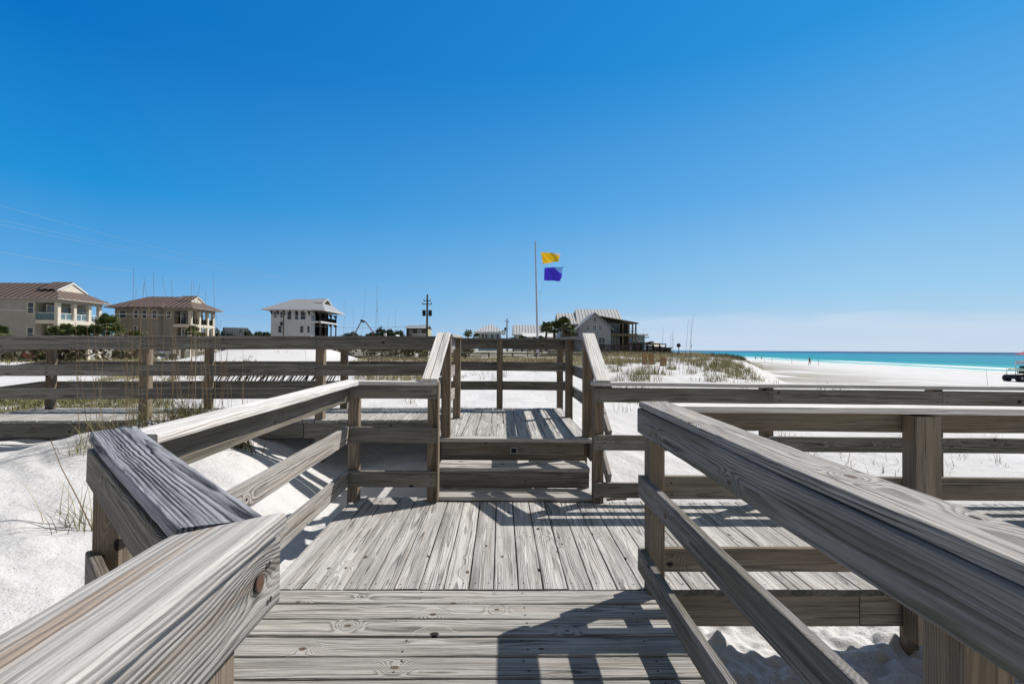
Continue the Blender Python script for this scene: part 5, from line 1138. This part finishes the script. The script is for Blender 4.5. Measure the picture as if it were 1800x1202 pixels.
spots = [(-81, 150, 1.6, ta, .8, 'dark evergreen behind the pale grey gable roof, at its left'), (-90, 152, 1.5, ta, .85, 'evergreen rising highest behind the tan villa corner'), (-74.0, 150, 1.6, tb_, .85, 'evergreen squeezed between the grey roof and the white house'), (-70.5, 146, 1.0, tb_, .8, 'low evergreen at the foot of the white house wall'),
         (-46.9, 140, 1.3, tb_, .68, 'evergreen seen under the porch of the white house'), (-44.2, 141, 1.3, ta, .72, 'first evergreen right of the white house'), (-41.0, 142, 1.3, tb_, .66, 'second evergreen right of the white house'),
         (-38.0, 142, 1.4, ta, .72, 'evergreen directly behind the boom arm'), (-32.0, 139, 1.0, ta, .85, 'widest evergreen behind the low flat-roofed building'), (-28.4, 141, .9, tb_, .62, 'last small evergreen of the row before the raised house'), (-26.5, 200, 2.6, tb_, .6, 'tiny evergreen left of the raised house deck'), (-2.0, 142, 3.6, ta, .62, 'dark tree top behind the blue cottage roof')]
for i, (x, y, z, src, s_, lab) in enumerate(spots): copy_thing(src, (x, y, z), lab, rot=i * .9, scale=s_)
sc_ = tree_proto('scrub_bush', 3.0, 1.6, 21, (-15, 56, .2), 'green-brown bush right of the long low boardwalk', 500, M_scrub, .16, 'bushes in the dunes'); sc_['category'] = 'bush'
bs = [(-34.6, 40, .5, 1.2, 'brown bush before the left villa, left of the garden wall'), (-36.6, 40, .5, 1.4, 'wide brown bush below the left villa balconies'), (-39.3, 41, .4, 1.3, 'brown bush below the left villa wall'), (-31.5, 41, .45, 1.3, 'brown bush just left of the white estate car'), (-43.5, 41, .2, 1.1, 'brown bush beside the small motorboat'),
      (-9.2, 46, .6, .9, 'bush behind the walkway rail, left of the stair railing'), (-11.5, 52, .3, 1.2, 'bush midway along the long low boardwalk'), (-7.0, 44, .5, .8, 'small bush nearest the left stair railing'), (-18, 54, .1, 1.2, 'bush at the left end of the long low boardwalk'), (-4.2, 50, .4, .8, 'small bush seen between the landing posts')]
for i, (x, y, z, s_, lab) in enumerate(bs): copy_thing(sc_, (x, y, hz(x, y) - .15), lab, rot=i * 1.7, scale=s_)
# ------------------------------------------------------------ grasses
def blade(mb, p, d, L, w_, bend, tone, seg=3, wind=0.35):
    s_ = Vector((-d.y, d.x, 0)).normalized() * w_; vs = []; dirn = Vector((d.x, d.y, 0))
    for i in range(seg + 1):
        u = i / seg; q_ = Vector(p) + Vector((0, 0, L * u * (1 - .35 * bend * u))) + dirn * L * (bend * u * u + .15 * u)
        ww = (1 - u) ** .7 if i < seg else 0.02
        vs += [q_ - s_ * ww, q_ + s_ * ww]
    mb.add(vs, [(2 * i, 2 * i + 1, 2 * i + 3, 2 * i + 2) for i in range(seg)], br=(tone, 0, 0))
def tuft(mb, x, y, z, n_, L, w_, dry=.5, spread=.06, rr_=R, seg=3):
    for _ in range(n_):
        a = rr_.uniform(0, 6.283); d = Vector((math.cos(a), math.sin(a), 0)) + Vector((-.25, .05, 0))
        blade(mb, (x + rr_.gauss(0, spread), y + rr_.gauss(0, spread), z - .02), d, L * rr_.uniform(.5, 1.15), w_, rr_.uniform(.1, .8), min(1, max(0, rr_.gauss(dry, .25))), seg)
def field(name, label, regs, m, cat='dune grass'):
    mb = MB()
    for (x0, x1, y0, y1, n_, L, w_, nb, thr, dry, cl) in regs:
        xs_ = NR.uniform(x0, x1, n_); ys2 = NR.uniform(y0, y1, n_)
        keep = (vnoise(xs_ / cl, ys2 / cl, 31) + .5 + .3 * vnoise(xs_ / cl * 3, ys2 / cl * 3, 32) > thr) & (xs_ < xedge(ys2) + .5) & ~((np.abs(xs_ + 16.4) < 6.3) & (ys2 > 28) & (ys2 < 45) & (NR.uniform(0, 1, n_) > .02))
        xs_, ys2 = xs_[keep], ys2[keep]; zs_ = height(xs_, ys2)
        for a, b2, c_ in zip(xs_, ys2, zs_): tuft(mb, a, b2, c_, nb, L * R.uniform(.6, 1.2), w_, dry, .07 if b2 < 30 else .25, seg=2)
    o = mb.build(name, m); stuff(o, label, cat); return o
field('dune_grass', 'sparse green-brown grass on the white dune right of the steps', [(2.2, 9.2, 9.5, 13.5, 420, .26, .007, 8, .60, .6, .8), (2.9, 10, 12.6, 22, 1900, .40, .0075, 8, .72, .8, .7), (2.6, 13, 6.6, 9.8, 200, .20, .004, 7, .66, .45, 1.0), (7.4, 9.8, 14.0, 20, 240, .42, .008, 9, .52, .6, 1.0)], M_grass)
field('dune_grass', 'dense dry grass covering the rise in front of the blue-grey house', [(3.2, 13, 21, 34, 1700, .46, .013, 6, .54, .75, 1.4), (9, 22, 34, 60, 2200, .5, .03, 7, .2, .6, 5), (1.5, 6, 24, 34, 700, .34, .013, 6, .36, .6, 2)], M_dry)
field('dune_scrub', 'dark low scrub along the dune ridge running to the beach', [(12, 62, 45, 128, 4600, .62, .055, 6, .18, .4, 9), (10, 32, 58, 90, 1500, .6, .05, 6, .15, .4, 8)], M_scrub, 'scrub')
field('dune_grass', 'band of dry grass on the sand behind the upper landing', [(-4, 3.4, 23, 31, 1300, .28, .011, 6, .28, .62, 2), (-2.5, 2.8, 14, 21, 60, .3, .008, 8, .66, .5, 1.2), (-16, 2, 30, 46, 2600, .38, .016, 6, .33, .6, 3)], M_dry)
field('dune_grass', 'yellow-green tufts behind the far rail of the left walkway', [(-6.8, -2.0, 12.2, 19, 900, .30, .009, 9, .42, .62, 1.4), (-12, -5, 13, 20, 700, .3, .010, 8, .46, .6, 1.6), (-4.2, -1.5, 8.2, 10.5, 40, .16, .005, 6, .6, .6, 1)], M_dry)
field('turf', 'brownish green turf patch beyond the left walkway', [(-14, -7.4, 7.6, 11.5, 7500, .13, .008, 7, .06, .45, 1.6), (-7.4, -5.6, 7.6, 9.5, 700, .13, .007, 7, .36, .5, .8), (-22, -8, 10.5, 24, 1700, .16, .010, 6, .50, .6, 2.4), (-50, -14, 24, 60, 3200, .35, .03, 5, .4, .6, 5)], M_grass, 'grass')
def plant(name, label, x, y, nst, hmax, rad_, leaves, Lleaf, m_st=M_stalk, lean=(-.1, .1), cat='sea oats', r_=.0027, grp='sea oats plants', seed=0, m_lf=None, wl=.0035):
    rr_ = random.Random(seed + int(abs(x) * 100)); z = hz(x, y)
    t_ = thing(name, (x, y, z), label, cat, grp)
    if nst:
        mb = MB()
        for _ in range(nst):
            bx_, by_ = x + rr_.gauss(0, rad_), y + rr_.gauss(0, rad_ * .5); zz = hz(bx_, by_); h_ = hmax * rr_.uniform(.5, 1.0)
            lx = rr_.uniform(*lean) * h_; ly = rr_.uniform(-.06, .06) * h_; cv = rr_.uniform(-.05, .05) * h_; n0 = len(mb.v)
            pts = [(bx_ + lx * u + cv * u * (1 - u) * 2, by_ + ly * u, zz - .03 + h_ * u) for u in (0, .25, .5, .75, 1)]
            mb.tube(pts, r_ * rr_.uniform(.8, 1.2), r_ * .45, 5); mb.br[n0:] = [(rr_.random(), 0, 0)] * (len(mb.v) - n0)
            if rr_.random() < .35:   # a broken dry leaf or seed spray near the top
                q_ = Vector(pts[3 if rr_.random() < .5 else 2])
                for k_ in range(3): blade(mb, q_, Vector((rr_.uniform(-1, 1), rr_.uniform(-.5, .5), 0)), h_ * .10, r_ * 1.1, 1.2, rr_.random())
        mb.build('stalks', m_st, t_)
    if leaves:
        mb = MB()
        for _ in range(leaves):
            bx_, by_ = x + rr_.gauss(0, rad_ * .9), y + rr_.gauss(0, rad_ * .5); a = rr_.uniform(0, 6.283)
            blade(mb, (bx_, by_, hz(bx_, by_) - .02), Vector((math.cos(a) - .2, math.sin(a), 0)), Lleaf * rr_.uniform(.5, 1.2), wl, rr_.uniform(.2, 1.0), rr_.random(), 5)
        mb.build('leaves', m_lf or M_grass, t_)
    return t_
plant('sea_oats', 'tall dry sea oats stalks by the left walkway, leftmost cluster', -4.35, 5.32, 9, 1.6, .16, 60, .35, seed=1, lean=(-.16, .02))
plant('sea_oats', 'tall dry sea oats in front of the walkway post, second cluster from the left', -3.95, 5.38, 14, 1.9, .15, 60, .38, seed=2, lean=(-.10, .06))
plant('sea_oats', 'dense green-based sea oats clump before the walkway rail, with the tallest stalks', -3.50, 5.45, 15, 1.95, .17, 340, .46, seed=3, wl=.005, lean=(-.14, .08))
plant('sea_oats', 'bushy green sea oats clump nearest the sunlit left railing', -3.16, 5.52, 9, 1.5, .15, 380, .44, seed=4, wl=.005, lean=(-.12, .14))
plant('sea_oats', 'few bent stalks at the right end of the left clumps', -2.85, 5.52, 5, 1.1, .10, 14, .30, seed=5, lean=(.0, .25))
plant('grass_tuft', 'wind-swept green grass tuft alone on the rippled sand at the left', -3.15, 3.62, 0, 1, .09, 40, .42, seed=6, cat='grass tuft', grp='grass tufts', wl=.003)
plant('grass_tuft', 'flattened grass trailing from the diagonal railing corner across the sand', -2.75, 3.85, 0, 1, .20, 46, .30, seed=7, cat='grass tuft', grp='grass tufts', wl=.0022)
plant('grass_tuft', 'small tuft between the left walkway deck and the corner railing', -4.15, 4.85, 2, .7, .14, 60, .26, seed=8, cat='grass tuft', grp='grass tufts', wl=.003)
mb = MB(); x0_, y0_ = -3.02, 3.62; z0_ = hz(x0_, y0_); mb.tube([(x0_, y0_, z0_ - .03), (x0_ - .13, y0_, z0_ + .24), (x0_ - .27, y0_ + .02, z0_ + .46), (x0_ - .36, y0_ + .03, z0_ + .66)], .0045, .0022, 6)
for k_ in range(5): blade(mb, Vector((x0_ - .36, y0_ + .03, z0_ + .64)), Vector((R.uniform(-1, 1), .3, 0)), .06, .002, 1.0, .8)
o = mb.build('oat_stalk', M_stalk); tag(o, 'single reddish dry stalk leaning left over the rippled sand', 'dry stalk')
plant('sea_oats', 'cluster of thin tall stalks against the sky right of the blue-grey house', 5.35, 14.6, 8, 1.95, .45, 40, .35, m_st=M_stalkG, seed=9, lean=(-.04, .12), r_=.006)
plant('sea_oats', 'lone thin stalks at the left side of the right dune', 4.2, 15.0, 3, 1.5, .35, 30, .3, m_st=M_stalkG, seed=10, lean=(-.03, .06), r_=.006)
plant('sea_oats', 'short stalks at the right end of the dune by the beach', 6.6, 14.4, 4, .9, .5, 40, .35, m_st=M_stalkG, seed=12, lean=(0, .15), r_=.005)
plant('sea_oats', 'row of faint tall stalks against the sky behind the boom', -3.3, 11.0, 9, 2.5, .5, 20, .35, m_st=M_stalkG, seed=13, lean=(-.10, .14), r_=.0030)
plant('sea_oats', 'faint tall stalks against the sky left of the small raised house', -2.35, 11.5, 6, 2.35, .32, 16, .35, m_st=M_stalkG, seed=14, lean=(.0, .16), r_=.0030)
for i, (x, y, n_, L) in enumerate(((4.15, 6.9, 30, .28), (6.6, 7.3, 30, .26), (8.9, 8.4, 60, .30), (2.3, 8.9, 24, .26), (9.9, 8.0, 40, .28), (4.9, 5.9, 18, .22))):
    plant('grass_tuft', ('thin curling tuft on the sand behind the thick square post', 'tuft on bright sand right of the thick square post', 'dark tuft on the sand near the right edge', 'wispy tuft right of the stair railing, on rippled sand', 'tuft cut by the right edge, between the far rails', 'tiny tuft between the rails, left of the thick square post')[i], x, y, 0, 1, .14, n_, L, seed=20 + i, cat='grass tuft', grp='grass tufts', wl=.0028)
# fallen stick by the deck
mb = MB(); mb.tube([tuple(W(.93, 4.33, -.02)), tuple(W(1.08, 4.35, -.012)), tuple(W(1.16, 4.36, -.02))], .013, .010, 7); tag(mb.build('stick', M_trunk), 'short brown stick lying at the foot of the right steps post', 'stick')
